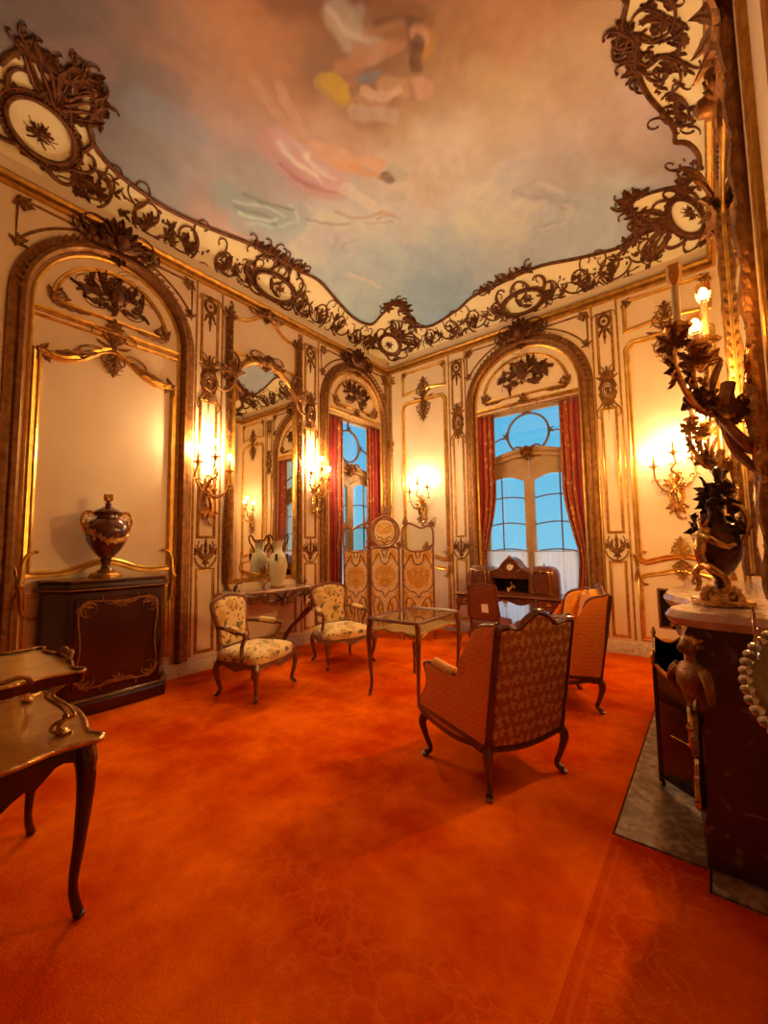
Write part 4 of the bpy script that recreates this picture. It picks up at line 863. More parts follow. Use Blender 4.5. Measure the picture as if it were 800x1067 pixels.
for i in range(60):
    u = -4.75+i*.062; m.leaf(u, 4.80, pi/2+.5, .09, .05, MC, .4, .6, .015, 1, 6); m.blob(u+.03, 4.74, .016, MC, .0)
for sg in (-1, 1): crest(m, MC, FY+sg*1.4, 4.4, .3, .4, .03)
trim(m, AGED, 'carved leaf frieze along the top of the chimney breast')

def shelf_out(e=0.0, n=40):
    """serpentine outline of the mantel shelf in plan, seen from above"""
    h = [(4.64, 0), (4.665, .25), (4.77, .48), (4.775, .62), (4.715, .80), (4.72, .92), (4.80, 1.0), (4.92, 1.03)]
    P = [(XB-.004, FY+1.05)]+[(x, FY+y) for x, y in h[::-1]]+[(x, FY-y) for x, y in h[1:]]+[(XB-.004, FY-1.05)]
    return spline(P, 4)
def fireplace():
    root = thing('fireplace', 'dark red veined marble chimneypiece with gilt figures and pale shelf', 'fireplace', (XB, FY, 0)); O = Vector((XB, FY, 0))
    L = lambda x, y, z: (x-O.x, y-O.y, z)
    m = MB(); S = shelf_out(); k = len(S); cx, cy = 4.95, FY
    rows = []
    for e, z in ((-.05, 1.085), (-.015, 1.09), (0, 1.105), (.012, 1.13), (0, 1.148), (-.012, 1.16)):
        rows.append([L(x+(e*-1 if x < XB-.02 else 0), y+(e if y > FY else -e)*(abs(y-FY) > .9), z) for x, y in S])
    m.grid(rows, False, True, True); m.build('shelf', MARBLE_T, root, True, 30)
    for sg in (1, -1):
        yj = FY+sg*.82; m = MB()                                    # a console-shaped jamb turned out at an angle
        prof = spline([(4.79, 1.088), (4.77, 1.0), (4.81, .86), (4.825, .70), (4.825, .5), (4.82, .30), (4.80, .18), (4.805, .14), (4.805, .017)], 4)
        rows = [[L(x, yj-.15, z), L(x-.015, yj, z), L(x, yj+.15, z), L(XB-.005, yj+.15, z), L(XB-.005, yj-.15, z)] for x, z in prof]
        m.grid(rows, False, True, True); m.build('jamb', MARBLE_D, root, True, 35)
        m = MB(); MJ = lambda u, v, d, yj=yj: L(4.81-d, yj+u, v)
        m.fan(0, .42, -pi/2, 1.2, 5, .24, .07, MJ, .3, 2, .02); m.curl(-.06, .5, pi/2, .4, 2, 18, (.02, .01), MJ, 1, .02); m.curl(.06, .5, pi/2, .4, -2, -18, (.02, .01), MJ, 1, .02); m.fan(0, .2, pi/2, 1.5, 5, .14, .06, MJ, .3, 2, .03)
        m.build('jamb_mount', ORMOLU, root)
        # gilt figure bust carried by the jamb's corner, turned out into the room
        fy = FY+sg*.965; fx = 4.815; ca, sa = cos(sg*-.75), sin(sg*-.75)
        T = lambda x, y, z, fx=fx, fy=fy, ca=ca, sa=sa: L(fx-.02+x*ca-y*sa, fy+x*sa+y*ca, z)
        m = MB()
        rows = [[T(rx_*cos(2*pi*j/14)+dx, ry_*sin(2*pi*j/14), z) for j in range(14)] for z, rx_, ry_, dx in ((.70, .03, .035, .03), (.74, .045, .055, .02), (.80, .050, .062, .005), (.85, .056, .070, -.005), (.89, .046, .078, 0), (.915, .03, .06, .004), (.925, .022, .026, .004), (.95, .020, .021, 0), (.962, .022, .024, -.006), (.975, .034, .031, -.012), (1.0, .041, .035, -.010), (1.025, .038, .034, -.004), (1.045, .024, .022, 0), (1.052, .004, .004, 0))]
        m.grid(rows, False, True, True)
        m.ell(T(-.055, 0, .992), (.010, .010, .013), 8, 5); m.ell(T(-.046, 0, .974), (.008, .011, .004), 8, 4)
        for s2 in (-1, 1):
            m.ell(T(-.047, s2*.014, 1.002), (.006, .006, .005), 6, 4); m.ell(T(-.004, s2*.037, .995), (.007, .005, .012), 6, 4)
            m.tube([T(*p) for p in spline([(0, s2*.07, .895), (-.015, s2*.105, .85), (-.01, s2*.11, .79), (.02, s2*.075, .745)], 5)], (.026, .014), 8)
        m.build('gilt_bust', AGED, root)
        m = MB()
        m.ell(T(.006, 0, 1.022), (.043, .042, .036), 12, 7)
        for q in range(22):
            a = -1.7+(q % 11)*.34; zz = 1.0+.028*(q//11); m.ell(T(.012+.034*cos(a), .036*sin(a), zz), (.013, .013, .012), 6, 5)
        m.build('curled_hair', ORMOLU, root)
        m = MB(); MF = lambda u, v, d, fx=fx, fy=fy: L(fx+.02-d, fy+u, v)
        m.fan(0, .76, -pi/2, 2.2, 7, .16, .055, MF, .5, 2, .03); m.fan(0, .72, -pi/2, 1.2, 4, .22, .06, MF, .4, 3, .04)
        for s2 in (-1, 1): m.curl(s2*.03, .74, -pi/2+s2*.4, .36, s2*2, s2*20, (.022, .010), MF, 1, .03); pass
        m.build('leaf_drapery', AGED, root)
    m = MB(); k = 30; top = [(FY-.70+1.4*i/k, 1.088) for i in range(k+1)]; low = [(FY-.70+1.4*i/k, .86-.10*sin(pi*i/k)**2*0+.05*cos(2*pi*i/k*2)-.06*(abs(i/k-.5)*2)**3) for i in range(k+1)]
    xf = lambda y: 4.86-.14*cos((y-FY)/.7*pi/2)**2
    m.grid([[L(xf(y), y, z) for y, z in top], [L(xf(y)+.02, y, (z+w_)/2) for (y, z), (_, w_) in zip(top, low)], [L(xf(y)+.05, y, z) for y, z in low], [L(XB-.004, y, z) for y, z in low]])
    m.build('frieze', MARBLE_D, root)
    m = MB(); MZ = lambda u, v, d: L(xf(u)+.01-d, u, v); crest(m, MZ, FY, .95, .30, .26, .01)
    for sg in (-1, 1): m.curl(FY+sg*.2, .92, (0 if sg > 0 else pi)+sg*.3, .5, sg*1, -sg*14, (.02, .009), MZ, 1, .01)
    m.build('frieze_mount', ORMOLU, root)
    m = MB(); m.box(L(XB-.02, FY, .43), (.03, 1.38, .85)); m.box(L(5.0, FY+.65, .43), (.27, .04, .85)); m.box(L(5.0, FY-.65, .43), (.27, .04, .85)); m.build('firebox', STEEL, root, False)
fireplace()
o = tag(MB().prism([(4.43, -3.87), (4.43, -1.93), (4.76, -1.93), (4.76, -1.80), (5.14, -1.80), (5.14, -4.02), (4.82, -4.02), (4.82, -3.87)], lambda u, v, d: (u, v, d), -.005, .016).build('hearth_slab', HEARTHM, None, False), 'mottled marble hearth slab let into the carpet', 'hearth')

def fire_screen():
    root = thing('fire_screen', 'dark glass fire screen with brass top rail standing on the hearth', 'fire screen', (4.57, -3.21, .018)); P = (4.57, -3.21, .018)
    for (x0, y0), (x1, y1), lab in (((4.575, -3.20), (4.50, -2.40), 0), ((4.58, -3.225), (4.80, -3.42), 1), ((4.50, -2.38), (4.68, -2.25), 2)):
        dx, dy = x1-x0, y1-y0; l = sqrt(dx*dx+dy*dy); dx /= l; dy /= l; n = (-dy, dx); H = .71
        M = lambda u, v, d: (x0+dx*u+n[0]*d-P[0], y0+dy*u+n[1]*d-P[1], v)
        a, b_ = .012, l-.012; tb = spline([(a, H), (a+(b_-a)*.25, H-.035), (l/2, H-.045), (a+(b_-a)*.75, H-.03), (b_, H)], 5)
        pts = [(a, .05), (b_, .05)]+tb[::-1]; pts = [(u, max(.02, v-(.0))) for u, v in pts]
        pan = MB().prism(pts, M, -.005, .005).build('screen_panel', DGLASS, root, False)
        m = MB(); m.tube([M(u, v, 0) for u, v in tb], .010, 8, 1.4); m.build('top_rail', ORMOLU, pan)
        m = MB(); m.tube([M(a, 0, 0), M(a, H, 0)], .010, 8); m.tube([M(b_, 0, 0), M(b_, H, 0)], .010, 8); m.tube([M(a, .05, 0), M(b_, .05, 0)], .008, 8); m.build('upright', STEEL, pan)
        m = MB(); m.tube([M(l*.35, .33, -.011), M(l*.75, .33, -.011)], .004, 6); m.build('cross_bar', ORMOLU, pan)
    for x, y in ((4.575, -3.212), (4.50, -2.39)):
        m = MB(); m.lathe([(.010, .70), (.016, .72), (.010, .735), (.018, .755), (.013, .775), (.004, .80)], 10, (x-P[0], y-P[1], 0)); m.build('finial', ORMOLU, root)
fire_screen()
def ewer_group():
    root = thing('mantel_ewer', 'tall dark bronze ewer with climbing figure and leaves on the mantelpiece', 'ewer', (4.93, -3.52, 1.165))
    m = MB(); m.lathe([(.115, 0), (.118, .012), (.10, .02), (.085, .03), (.075, .05), (.08, .07), (.07, .085), (.05, .10)], 20, (0, 0, 0), 1, 1, 4, .10)
    for i in range(4):
        a = pi/4+i*pi/2; m.tube([(.07*cos(a), .07*sin(a), .09), (.105*cos(a), .105*sin(a), .05), (.10*cos(a), .10*sin(a), .02), (.125*cos(a), .125*sin(a), .012)], (.014, .018), 8)
    m.box((0, 0, .012), (.21, .21, .024), .3); m.box((0, 0, .035), (.15, .15, .03), .3); m.build('gilt_base', ORMOLU, root)
    m = MB(); m.lathe([(.030, .10), (.024, .13), (.035, .145), (.065, .18), (.095, .24), (.105, .30), (.10, .345), (.075, .385), (.05, .41), (.038, .45), (.034, .49), (.042, .52), (.05, .53)], 24); m.build('body', BRONZE, root)
    m = MB()                                                        # spout and foliate neck
    m.tube(spline([(0, 0, .50), (.0, .01, .56), (-.01, .03, .60), (-.02, .05, .635)], 4), (.045, .022), 10)
    m.tube(spline([(.0, .0, .56), (.02, -.02, .62), (.02, -.02, .68)], 4), (.026, .016), 8); m.lathe([(.016, .66), (.024, .69), (.018, .715), (.004, .72)], 8, (.02, -.02, 0)); m.build('spout', BRONZE, root)
    m = MB(); rg = random.Random(4)
    for i in range(70):
        a = rg.uniform(0, 2*pi); z = .38+.28*rg.random()**1.2; r = max(.022, .10-.28*max(0, z-.38))
        MM = lambda u, v, d, a=a, z=z, r=r: ((r+d)*cos(a)-u*sin(a), (r+d)*sin(a)+u*cos(a), z+v)
        m.leaf(0, 0, rg.uniform(0, 2*pi), rg.uniform(.045, .07), .042, MM, rg.uniform(-1.4, 1.4), .6, .0, 2, 7, .03)
    m.build('vine_leaves', BRONZE, root)
    m = MB()                                                        # small figure leaning on the shoulder
    m.tube(spline([(-.06, -.07, .20), (-.075, -.085, .27), (-.06, -.075, .34), (-.045, -.05, .39)], 4), [.026]*5+[.034]*4+[.03]*4, 10)
    m.ell((-.05, -.06, .425), (.024, .024, .03), 10, 7); m.ell((-.05, -.055, .435), (.028, .027, .024), 8, 6)
    for p in ([(-.06, -.08, .36), (-.02, -.12, .33), (.03, -.115, .30), (.06, -.10, .31)], [(-.06, -.05, .36), (-.09, -.01, .34), (-.10, .04, .36)], [(-.065, -.075, .21), (-.03, -.125, .19), (.02, -.125, .14), (.03, -.11, .08)], [(-.06, -.06, .21), (-.10, -.03, .17), (-.09, -.02, .11), (-.10, -.03, .07)]):
        m.tube(spline(p, 5), (.022, .010), 8); m.ell(p[-1], (.014, .011, .010), 8, 5)
    m.build('clinging_figure', ORMOLU, root)
    m = MB(); m.tube(spline([(.05, -.02, .52), (.10, -.04, .50), (.125, -.05, .43), (.11, -.045, .35), (.095, -.04, .30)], 5), (.014, .012), 8); m.build('handle', ORMOLU, root); m = MB(); m.tube(spline([(-.04, .06, .12), (-.10, .09, .14), (-.12, .07, .10), (-.09, .06, .09)], 4), .008, 6); m.build('scroll_tail', ORMOLU, root)
ewer_group()
def tilt(m):
    a = radians(36); m.v = [(x, y*cos(a)+(z-1.05)*-sin(a)*1, 1.06+(z-1.05)*cos(a)+y*sin(a)) for x, y, z in m.v]
def silver_basin():
    root = thing('silver_basin', 'scalloped silver basin tilted on a dark pedestal beside the fireplace', 'basin', (5.165, -5.0, .012))
    m = MB(); m.lathe([(.13, 0), (.14, .02), (.12, .05), (.09, .07), (.06, .12), (.045, .3), (.05, .55), (.07, .7), (.05, .84), (.055, .95), (.10, 1.02), (.03, 1.04)], 20, (0, 0, 0), 1, 1, 8, .05); m.build('pedestal', MARBLE_D, root)
    m = MB(); m.lathe([(.03, 1.03), (.06, 1.035), (.14, 1.07), (.20, 1.13), (.225, 1.19), (.212, 1.19), (.18, 1.13), (.12, 1.09), (.05, 1.07), (.002, 1.065)], 48, (0, 0, 0), 1, 1, 16, .015); tilt(m); m.build('bowl', SILVER, root)
    m = MB()
    for i in range(54):
        a = 2*pi*i/54; m.ell((.220*cos(a), .220*sin(a), 1.191), (.014, .014, .008), 8, 5)
    tilt(m); m.build('gadrooned_rim', SILVER, root)
    m = MB(); MM = lambda u, v, d: (-.19-d*.3, .10+u, 1.19+v+d*.2); m.fan(0, 0, pi/2, 2.0, 7, .11, .035, MM, .2, 0, .01); tilt(m); m.build('shell_handle', SILVER, root)
silver_basin()
# ------------------------------------------------------------------ wall lights
LIT = []
def branch(root, bulb, pts, cup, candle_h, kind, lit=True):
    """one arm: carved branch, drip pan, candle, bulb"""
    m = MB(); q = spline(pts, 6); m.tube(q, (.017, .010), 8)
    for i in (len(q)//3, 2*len(q)//3):
        p = q[i]
        for s in (-1, 1): m.tube(spline([p, (p[0]+s*.03, p[1]+.012, p[2]+.02), (p[0]+s*.05, p[1]+.02, p[2]+.0), (p[0]+s*.042, p[1]+.02, p[2]-.018)], 3), (.009, .004), 6)
    arm = m.build('arm', ORMOLU, root); x, y, z = cup
    m = MB(); m.lathe([(.010, -.03), (.022, -.02), (.014, -.008), (.05, 0), (.056, .012), (.048, .010), (.016, .006), (.016, .03), (.020, .035), (.008, .036)], 16, (x, y, z), 1, 1, 8, .08); m.build('drip_pan', ORMOLU, arm)
    m = MB()
    if kind == 'long': m.lathe([(.015, .03), (.015, candle_h), (.009, candle_h+.004)], 12, (x, y, z)); m.build('candle', CANDLE, arm)
    else: m.lathe([(.006, .03), (.014, .045), (.017, .07), (.011, .10), (.009, candle_h), (.004, candle_h+.004)], 12, (x, y, z)); m.build('candle', ORMOLU, arm)
    zb = z+candle_h+.004; m = MB()
    if kind == 'long':
        m.lathe([(.012, 0), (.024, .018), (.030, .045), (.026, .07), (.031, .09)], 10, (x, y, zb), 1, 1, 5, .10); o = m.build('flame_shade', SHADEG if not lit else SHADE_LIT, arm)
        if lit: MB().ell((x, y, zb+.045), (.018, .018, .030), 10, 7).build('bulb', bulb, arm, False)
    else:
        m.ell((x, y, zb+.030), (.024, .024, .032), 12, 8).build('bulb', bulb, arm, False)
        m = MB()
        for i in range(6): m.tube([(x+.024*cos(a), y+.024*sin(a), zb+.05+.004*(i % 2)) for a in [2*pi*(i+.2*j)/6 for j in range(4)]], .0025, 4)
        m.build('bulb_collar', ORMOLU, arm)
BULBA = emis('lit_bulb_by_cabinet', WARM, BULB_W*.85); BULBA2 = emis('lit_bulb_by_curtain', WARM, BULB_W*1.25)
SHADE_LIT = glass_mat('lit_amber_shade', (1.0, .80, .45), .08, .1)
def sconce(name, label, loc, rz, s=1.0, kind='short', group='gilt wall sconces', mirror_=1, bulb=None):
    root = thing(name, label, 'sconce', loc, rz, group); M = lambda u, v, d: (u, d, v)
    m = MB()                                                        # carved leaf backplate: S-shaped stem of acanthus
    m.rtube(curlpts(-.01, .0, pi/2+.5, .46, -4, 4, 20), [.018+.016*sin(pi*i/20) for i in range(21)], M, 1.1, 0)
    m.curl(.0, .02, -pi/2+.2, .16, -6, -30, (.02, .008), M, 1, .01); m.fan(0, .12, -pi/2, 1.5, 5, .20, .06, M, .5, 2, .02); m.fan(.02, .30, pi/2, 2.0, 6, .18, .06, M, .5, 2, .03)
    m.leaf(-.03, .1, pi/2+.4, .26, .08, M, -.6, .6, .02, 4); m.leaf(.04, .12, pi/2-.3, .26, .08, M, .6, .6, .02, 4); m.curl(.03, .34, pi/2-.6, .22, 6, 22, (.016, .007), M, 1, .02); m.curl(-.03, .34, pi/2+.6, .22, -6, -22, (.016, .007), M, 1, .02); m.flower(.0, .26, .04, M, .05)
    m.build('backplate', ORMOLU, root)
    f = mirror_
    if kind == 'short':
        A = [((-.21*f, .11, .56), [(0, .03, .30), (-.07*f, .07, .24), (-.15*f, .10, .30), (-.20*f, .11, .42), (-.21*f, .11, .54)]),
             ((-.0*f, .16, .70), [(.01, .03, .34), (.04*f, .10, .42), (-.03*f, .15, .50), (.015*f, .16, .58), (0, .16, .68)]),
             ((.18*f, .10, .62), [(0, .03, .28), (.07*f, .08, .28), (.15*f, .10, .34), (.21*f, .10, .46), (.18*f, .10, .60)])]
        for c, p in A: branch(root, bulb or BULB, p, c, .15, 'short')
    else:
        A = [((-.14, .26, .60), [(0, .04, .22), (-.05, .12, .20), (-.12, .22, .26), (-.18, .28, .44), (-.14, .26, .58)]),
             ((.02, .20, .56), [(0, .04, .26), (.05, .14, .24), (.08, .20, .32), (.03, .22, .44), (.02, .20, .54)]),
             ((.15, .16, .62), [(0, .04, .24), (.06, .10, .20), (.14, .14, .28), (.20, .17, .44), (.15, .16, .60)])]
        for i, (c, p) in enumerate(A): branch(root, bulb or BULB, p, c, .20 if i != 1 else .06, 'long', not (i == 0 and mirror_ < 0))
        for c, p in A:                                               # leafy bronze sprays that swallow each arm
            m = MB(); q = spline(p, 4)
            for i, t in enumerate((2, 5, 8, 11, 14)):
                e = q[t]; a0 = 1.1+i*1.7; MM = lambda u, v, d, e=e, a0=a0: (e[0]+u*cos(a0)-d*sin(a0), e[1]+u*sin(a0)+d*cos(a0), e[2]+v); m.fan(0, 0, pi/2-.5, 3.4, 6, .085, .05, MM, .9, 3, .0, .6, .03)
            m.build('leaf_spray', AGED, root)
        m = MB()
        for sg in (-1, 1): m.tube(spline([(0, .03, .05), (sg*.06, .08, .10), (sg*.03, .14, .22), (-sg*.05, .16, .34), (-sg*.02, .12, .46)], 6), (.024, .010), 8)
        m.tube(spline([(0, .02, -.05), (.03, .09, .06), (-.02, .12, .20), (.02, .10, .36)], 6), (.016, .030), 8); m.build('twisted_stem', AGED, root)
    root.scale = (s, s, s); return root
sconce('wall_sconce', 'gilt three-light sconce on the pilaster left of the tall mirror', (.03, -3.71, 1.86), -pi/2, 1.05, bulb=BULBA)
sconce('wall_sconce', 'gilt three-light sconce on the pilaster between mirror and narrow window', (.03, -1.93, 2.02), -pi/2, .95, bulb=BULBA2)
sconce('wall_sconce', 'gilt three-light sconce on the cream panel left of the tall window', (.80, -.02, 1.90), pi, .98, mirror_=-1, bulb=BULBB)
sconce('wall_sconce', 'gilt three-light sconce on the cream panel right of the tall window', (4.60, -.02, 1.86), pi, 1.02, mirror_=-1, bulb=BULBB)
sconce('mantel_candelabrum', 'large leafy candelabrum with amber flame shades, nearest on the chimney mirror', (5.10, -4.05, 1.82), pi/2, .98, 'long', 'candelabra flanking the chimney mirror', -1, BULBD)
sconce('mantel_candelabrum', 'leafy candelabrum with amber flame shades on the chimney mirror by the window wall', (5.10, -2.35, 1.82), pi/2, .98, 'long', 'candelabra flanking the chimney mirror', 1, BULBC)
URNM = pm('dark_red_porphyry', (.06, .012, .008), .15, 0, (.11, .03, .016), 18, coat=.6)
ROSEW2 = pm('dark_marble_top', (.10, .022, .014), .15, 0, (.20, .06, .04), 6, .55, .75, dist=2, coat=.5)
# ------------------------------------------------------------------ furniture
tag(MB().prism([(.02, YF+.02), (.02, -.02), (4.42, -.02), (5.43, -.02), (5.43, -1.0), (5.14, -1.0), (5.14, -1.79), (4.75, -1.79), (4.75, -1.92), (4.42, -1.92), (4.42, -3.88), (4.81, -3.88), (4.81, -4.03), (5.14, -4.03), (5.14, -4.8), (5.43, -4.8), (5.43, YF+.02)], XYZ, -.005, .012).build('carpet', CARPET, None, False),
    'deep red-orange carpet with a faint leafy woven border covering the floor', 'carpet')
FZ = .012
def cab_leg(x, y, z, ox, oy, r=(.030, .024, .014, .013, .019), n=8, k=.05):
    """cabriole leg from the top (x,y,z) to the floor, knee thrown out along (ox,oy)"""
    P = [(x, y, z), (x+ox*k*.75, y+oy*k*.75, z*.80), (x+ox*k*.35, y+oy*k*.35, z*.45), (x-ox*k*.15, y-oy*k*.15, z*.18), (x+ox*k*.45, y+oy*k*.45, r[-1]+.002)]
    q = spline(P, 5); rr = []
    for i in range(len(q)):
        t = i/(len(q)-1)*(len(r)-1); a = int(min(t, len(r)-2)); rr.append(r[a]+(r[a+1]-r[a])*(t-a))
    m = MB(); m.tube(q, rr, n); m.ell((q[-1][0]+ox*.006, q[-1][1]+oy*.006, .0135), (r[-1]*1.15, r[-1]*1.15, .013), 8, 5); return m
def cushion(m, out, z0, z1, dome, n=7):
    cx = sum(p[0] for p in out)/len(out); cy = sum(p[1] for p in out)/len(out)
    rows = [[(cx+(x-cx)*.97, cy+(y-cy)*.97, z0) for x, y in out], [(x, y, z0+(z1-z0)*.35) for x, y in out], [(x, y, z0+(z1-z0)*.8) for x, y in out]]
    for i in range(n):
        q = 1-(i+.25)/n; rows.append([(cx+(x-cx)*q, cy+(y-cy)*q, z1+dome*(1-q**2.6)) for x, y in out])
    m.grid(rows, False, True, True); return m
def rrect(hx, hy, r, n=5, c=(0, 0)):
    return [(c[0]+sx*(hx-r)+r*cos(a), c[1]+sy*(hy-r)+r*sin(a)) for sx, sy, a0 in ((1, 1, 0), (-1, 1, pi/2), (-1, -1, pi), (1, -1, 1.5*pi)) for a in [a0+pi/2*i/n for i in range(n+1)]]

def fauteuil(label, loc, rz, group):
    t = thing('fauteuil', label, 'armchair', loc, rz, group)          # local: faces +y
    fw, bw, d = .33, .27, .27
    out = spline([(fw, d*.8), (fw*.6, d+.015), (0, d+.035), (-fw*.6, d+.015), (-fw, d*.8), (-fw*.95, 0), (-bw, -d), (0, -d-.01), (bw, -d), (fw*.95, 0)], 4, True)
    cushion(MB(), out, .34, .42, .075).build('seat', FLORAL, t)
    m = MB(); k = len(out); low = [.30-.018*cos(4*atan2(y, x))-.012*cos(8*atan2(y, x)) for x, y in out]
    m.grid([[(x*.97, y*.97, .352) for x, y in out], [(x*1.02, y*1.02, .345) for x, y in out], [(x*1.025, y*1.025, .325) for x, y in out], [(x*1.01, y*1.01, z) for (x, y), z in zip(out, low)], [(x*.94, y*.94, z+.01) for (x, y), z in zip(out, low)]], False, True)
    m.tube([(x*1.02, y*1.02, z+.004) for (x, y), z in zip(out, low)], .007, 6, 1, True); m.build('seat_rail', WALNUT, t)
    for x, y in ((fw-.02, d-.03), (-fw+.02, d-.03), (bw-.01, -d+.03), (-bw+.01, -d+.03)):
        q = sqrt(x*x+y*y); cab_leg(x, y, .34, x/q, y/q, (.038, .032, .022, .018, .021)).build('leg', WALNUT, t)
    # back: cartouche outline in (u, v) leaning backwards
    B = lambda u, v, dd: (u, -d-.015-(v-.42)*.20+dd, v)
    bo = spline([(0, .445), (.16, .455), (.215, .50), (.205, .60), (.225, .72), (.255, .84), (.235, .91), (.17, .935), (.08, .955), (0, .965), (-.08, .955), (-.17, .935), (-.235, .91), (-.255, .84), (-.225, .72), (-.205, .60), (-.215, .50), (-.16, .455)], 4, True)
    m = MB(); m.prism([(u*.95, .70+(v-.70)*.95) for u, v in bo], B, -.015, .025, .07, .02); m.build('back_panel', FLORAL, t)
    m = MB(); m.tube([B(u, v, .012) for u, v in bo], .021, 8, 1.1, True)
    for u in (-.19, .19): m.tube([B(u*1.05, .50, .01), B(u*1.2, .42, .01), (u*1.3, -d+.0, .34)], .020, 8)
    m.ell(B(0, .972, .015), (.045, .014, .018), 10, 6); m.build('back_frame', WALNUT, t)
    for s in (-1, 1):
        a0 = Vector(B(s*.222, .66, .015)); m = MB()
        P = [a0, (s*.265, -.16, .655), (s*.305, -.02, .635), (s*.315, .07, .635), (s*.312, .10, .615), (s*.295, .085, .575), (s*.285, .05, .50), (s*.30, .06, .42), (s*.315, .085, .345)]
        m.tube(spline(P, 5), .0205, 8); m.ell((s*.314, .095, .632), (.022, .026, .022), 10, 6); arm = m.build('arm', WALNUT, t)
        MB().tube(spline([(s*.262, -.165, .672), (s*.288, -.08, .665), (s*.307, .02, .655)], 5), [.018]+[.028]*9+[.018], 10).build('arm_pad', FLORAL, arm)
    return t
g = 'floral tapestry armchairs along the mirror wall'
fauteuil('cream floral armchair with carved wooden frame in front of the marble console', (1.10, -3.72, FZ), radians(18)-pi/2, g)
fauteuil('cream floral armchair with carved wooden frame between the console and the glass-topped table', (1.10, -2.45, FZ), radians(-17)-pi/2, g)

def bergere(label, loc, rz, group):
    t = thing('wing_armchair', label, 'armchair', loc, rz, group)     # local: faces +y, back at y = -.30
    bw, fw, yb, yf = .31, .345, -.30, .32
    def side(s):
        def M(a, v, d):                                              # a: depth from the back, d: outwards
            q = a/.64; x = bw+(fw-bw)*q-(.0 if v < .6 else (v-.6)*.05); return (s*(x+d), yb+a-(v-.3)*.17*(1-q)**1.5, v)
        return M
    sil = spline([(0, .30), (.0, .6), (.0, .985), (.035, 1.0), (.11, .985), (.155, .94), (.165, .86), (.172, .77), (.195, .69), (.26, .645), (.40, .635), (.53, .655), (.575, .645), (.58, .615), (.555, .56), (.565, .48), (.62, .40), (.635, .345), (.62, .31), (.52, .285), (.40, .27), (.25, .265), (.1, .285)], 4, True)
    for s in (-1, 1):
        M = side(s)
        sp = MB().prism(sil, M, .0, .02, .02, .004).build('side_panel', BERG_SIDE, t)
        MB().prism([(a*.96+.01, v*.97+.015) for a, v in sil], M, -.05, .001, 0).build('side_lining', BERG_IN, sp)
        m = MB(); m.tube([M(a, v, .008) for a, v in sil if v > .335 and a > .005], .0155, 8)
        m.tube([M(a, v, .012) for a, v in sil if v < .345], .019, 8, 1.2); m.ell(M(.582, .635, .008), (.022, .02, .02), 8, 6); m.build('side_frame', WOOD, sp)
        MB().tube(spline([M(.29, .645, -.01), M(.40, .652, -.01), M(.52, .668, -.01)], 5), [.018]+[.036]*9+[.02], 10).build('arm_pad', BERG_IN, sp)
    B = lambda u, v, d: (u, yb-(v-.3)*.17-d, v)
    top = spline([(-.315, .99), (-.25, 1.0), (-.16, .985), (-.08, 1.035), (0, 1.065), (.08, 1.035), (.16, .985), (.25, 1.0), (.315, .99)], 5)
    bo = [(-.285, .285), (-.15, .265), (0, .255), (.15, .265), (.285, .285)]+[(.292, .6)]+[(u*.95, v-.012) for u, v in top[::-1]]+[(-.292, .6)]
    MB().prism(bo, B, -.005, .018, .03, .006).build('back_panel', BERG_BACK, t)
    MB().prism([(u*.9, .66+(v-.66)*.95) for u, v in bo if v > .3]+[], B, -.004, -.055, .07, -.03).build('inner_back', BERG_IN, t)
    m = MB(); m.tube([B(u, v, .004) for u, v in top], .021, 8, 1.1); m.ell(B(0, 1.075, .004), (.05, .018, .016), 10, 6)
    m.tube([B(u, v, .012) for u, v in spline([(-.30, .29), (-.15, .262), (0, .25), (.15, .262), (.30, .29)], 5)], .020, 8, 1.2)
    for s in (-1, 1): m.tube([B(s*.312, .28, .004), B(s*.312, .6, .004), B(s*.310, .99, .004)], .022, 8)
    m.build('back_frame', WOOD, t)
    out = spline([(.31, .27), (.15, .33), (0, .34), (-.15, .33), (-.31, .27), (-.30, 0), (-.27, -.27), (0, -.28), (.27, -.27), (.30, 0)], 4, True)
    cushion(MB(), [(x*.96, y*.96) for x, y in out], .32, .44, .05).build('seat_cushion', BERG_IN, t)
    m = MB(); m.tube([(x*1.06, y*1.02, .318-.012*cos(x*14)) for x, y in spline([(.33, .28), (.17, .34), (0, .352), (-.17, .34), (-.33, .28)], 6)], .022, 8, 1.3); m.box((0, 0, .30), (.56, .54, .03)); m.build('seat_rail', WOOD, t)
    for x, y in ((.325, .29), (-.325, .29), (.29, -.285), (-.29, -.285)):
        q = sqrt(x*x+y*y); cab_leg(x, y, .30, x/q, y/q, (.036, .030, .019, .017, .024), 10, .06).build('leg', WOOD, t)
    return t
g = 'orange damask wing armchairs facing the glass-topped table'
bergere('orange damask wing armchair seen from behind, nearest the viewer in mid room', (3.66, -3.60, FZ), radians(156)-pi/2, g)
bergere('orange damask wing armchair beyond the other, its side turned to us by the window wall', (3.66, -2.17, FZ), radians(209)-pi/2, g)

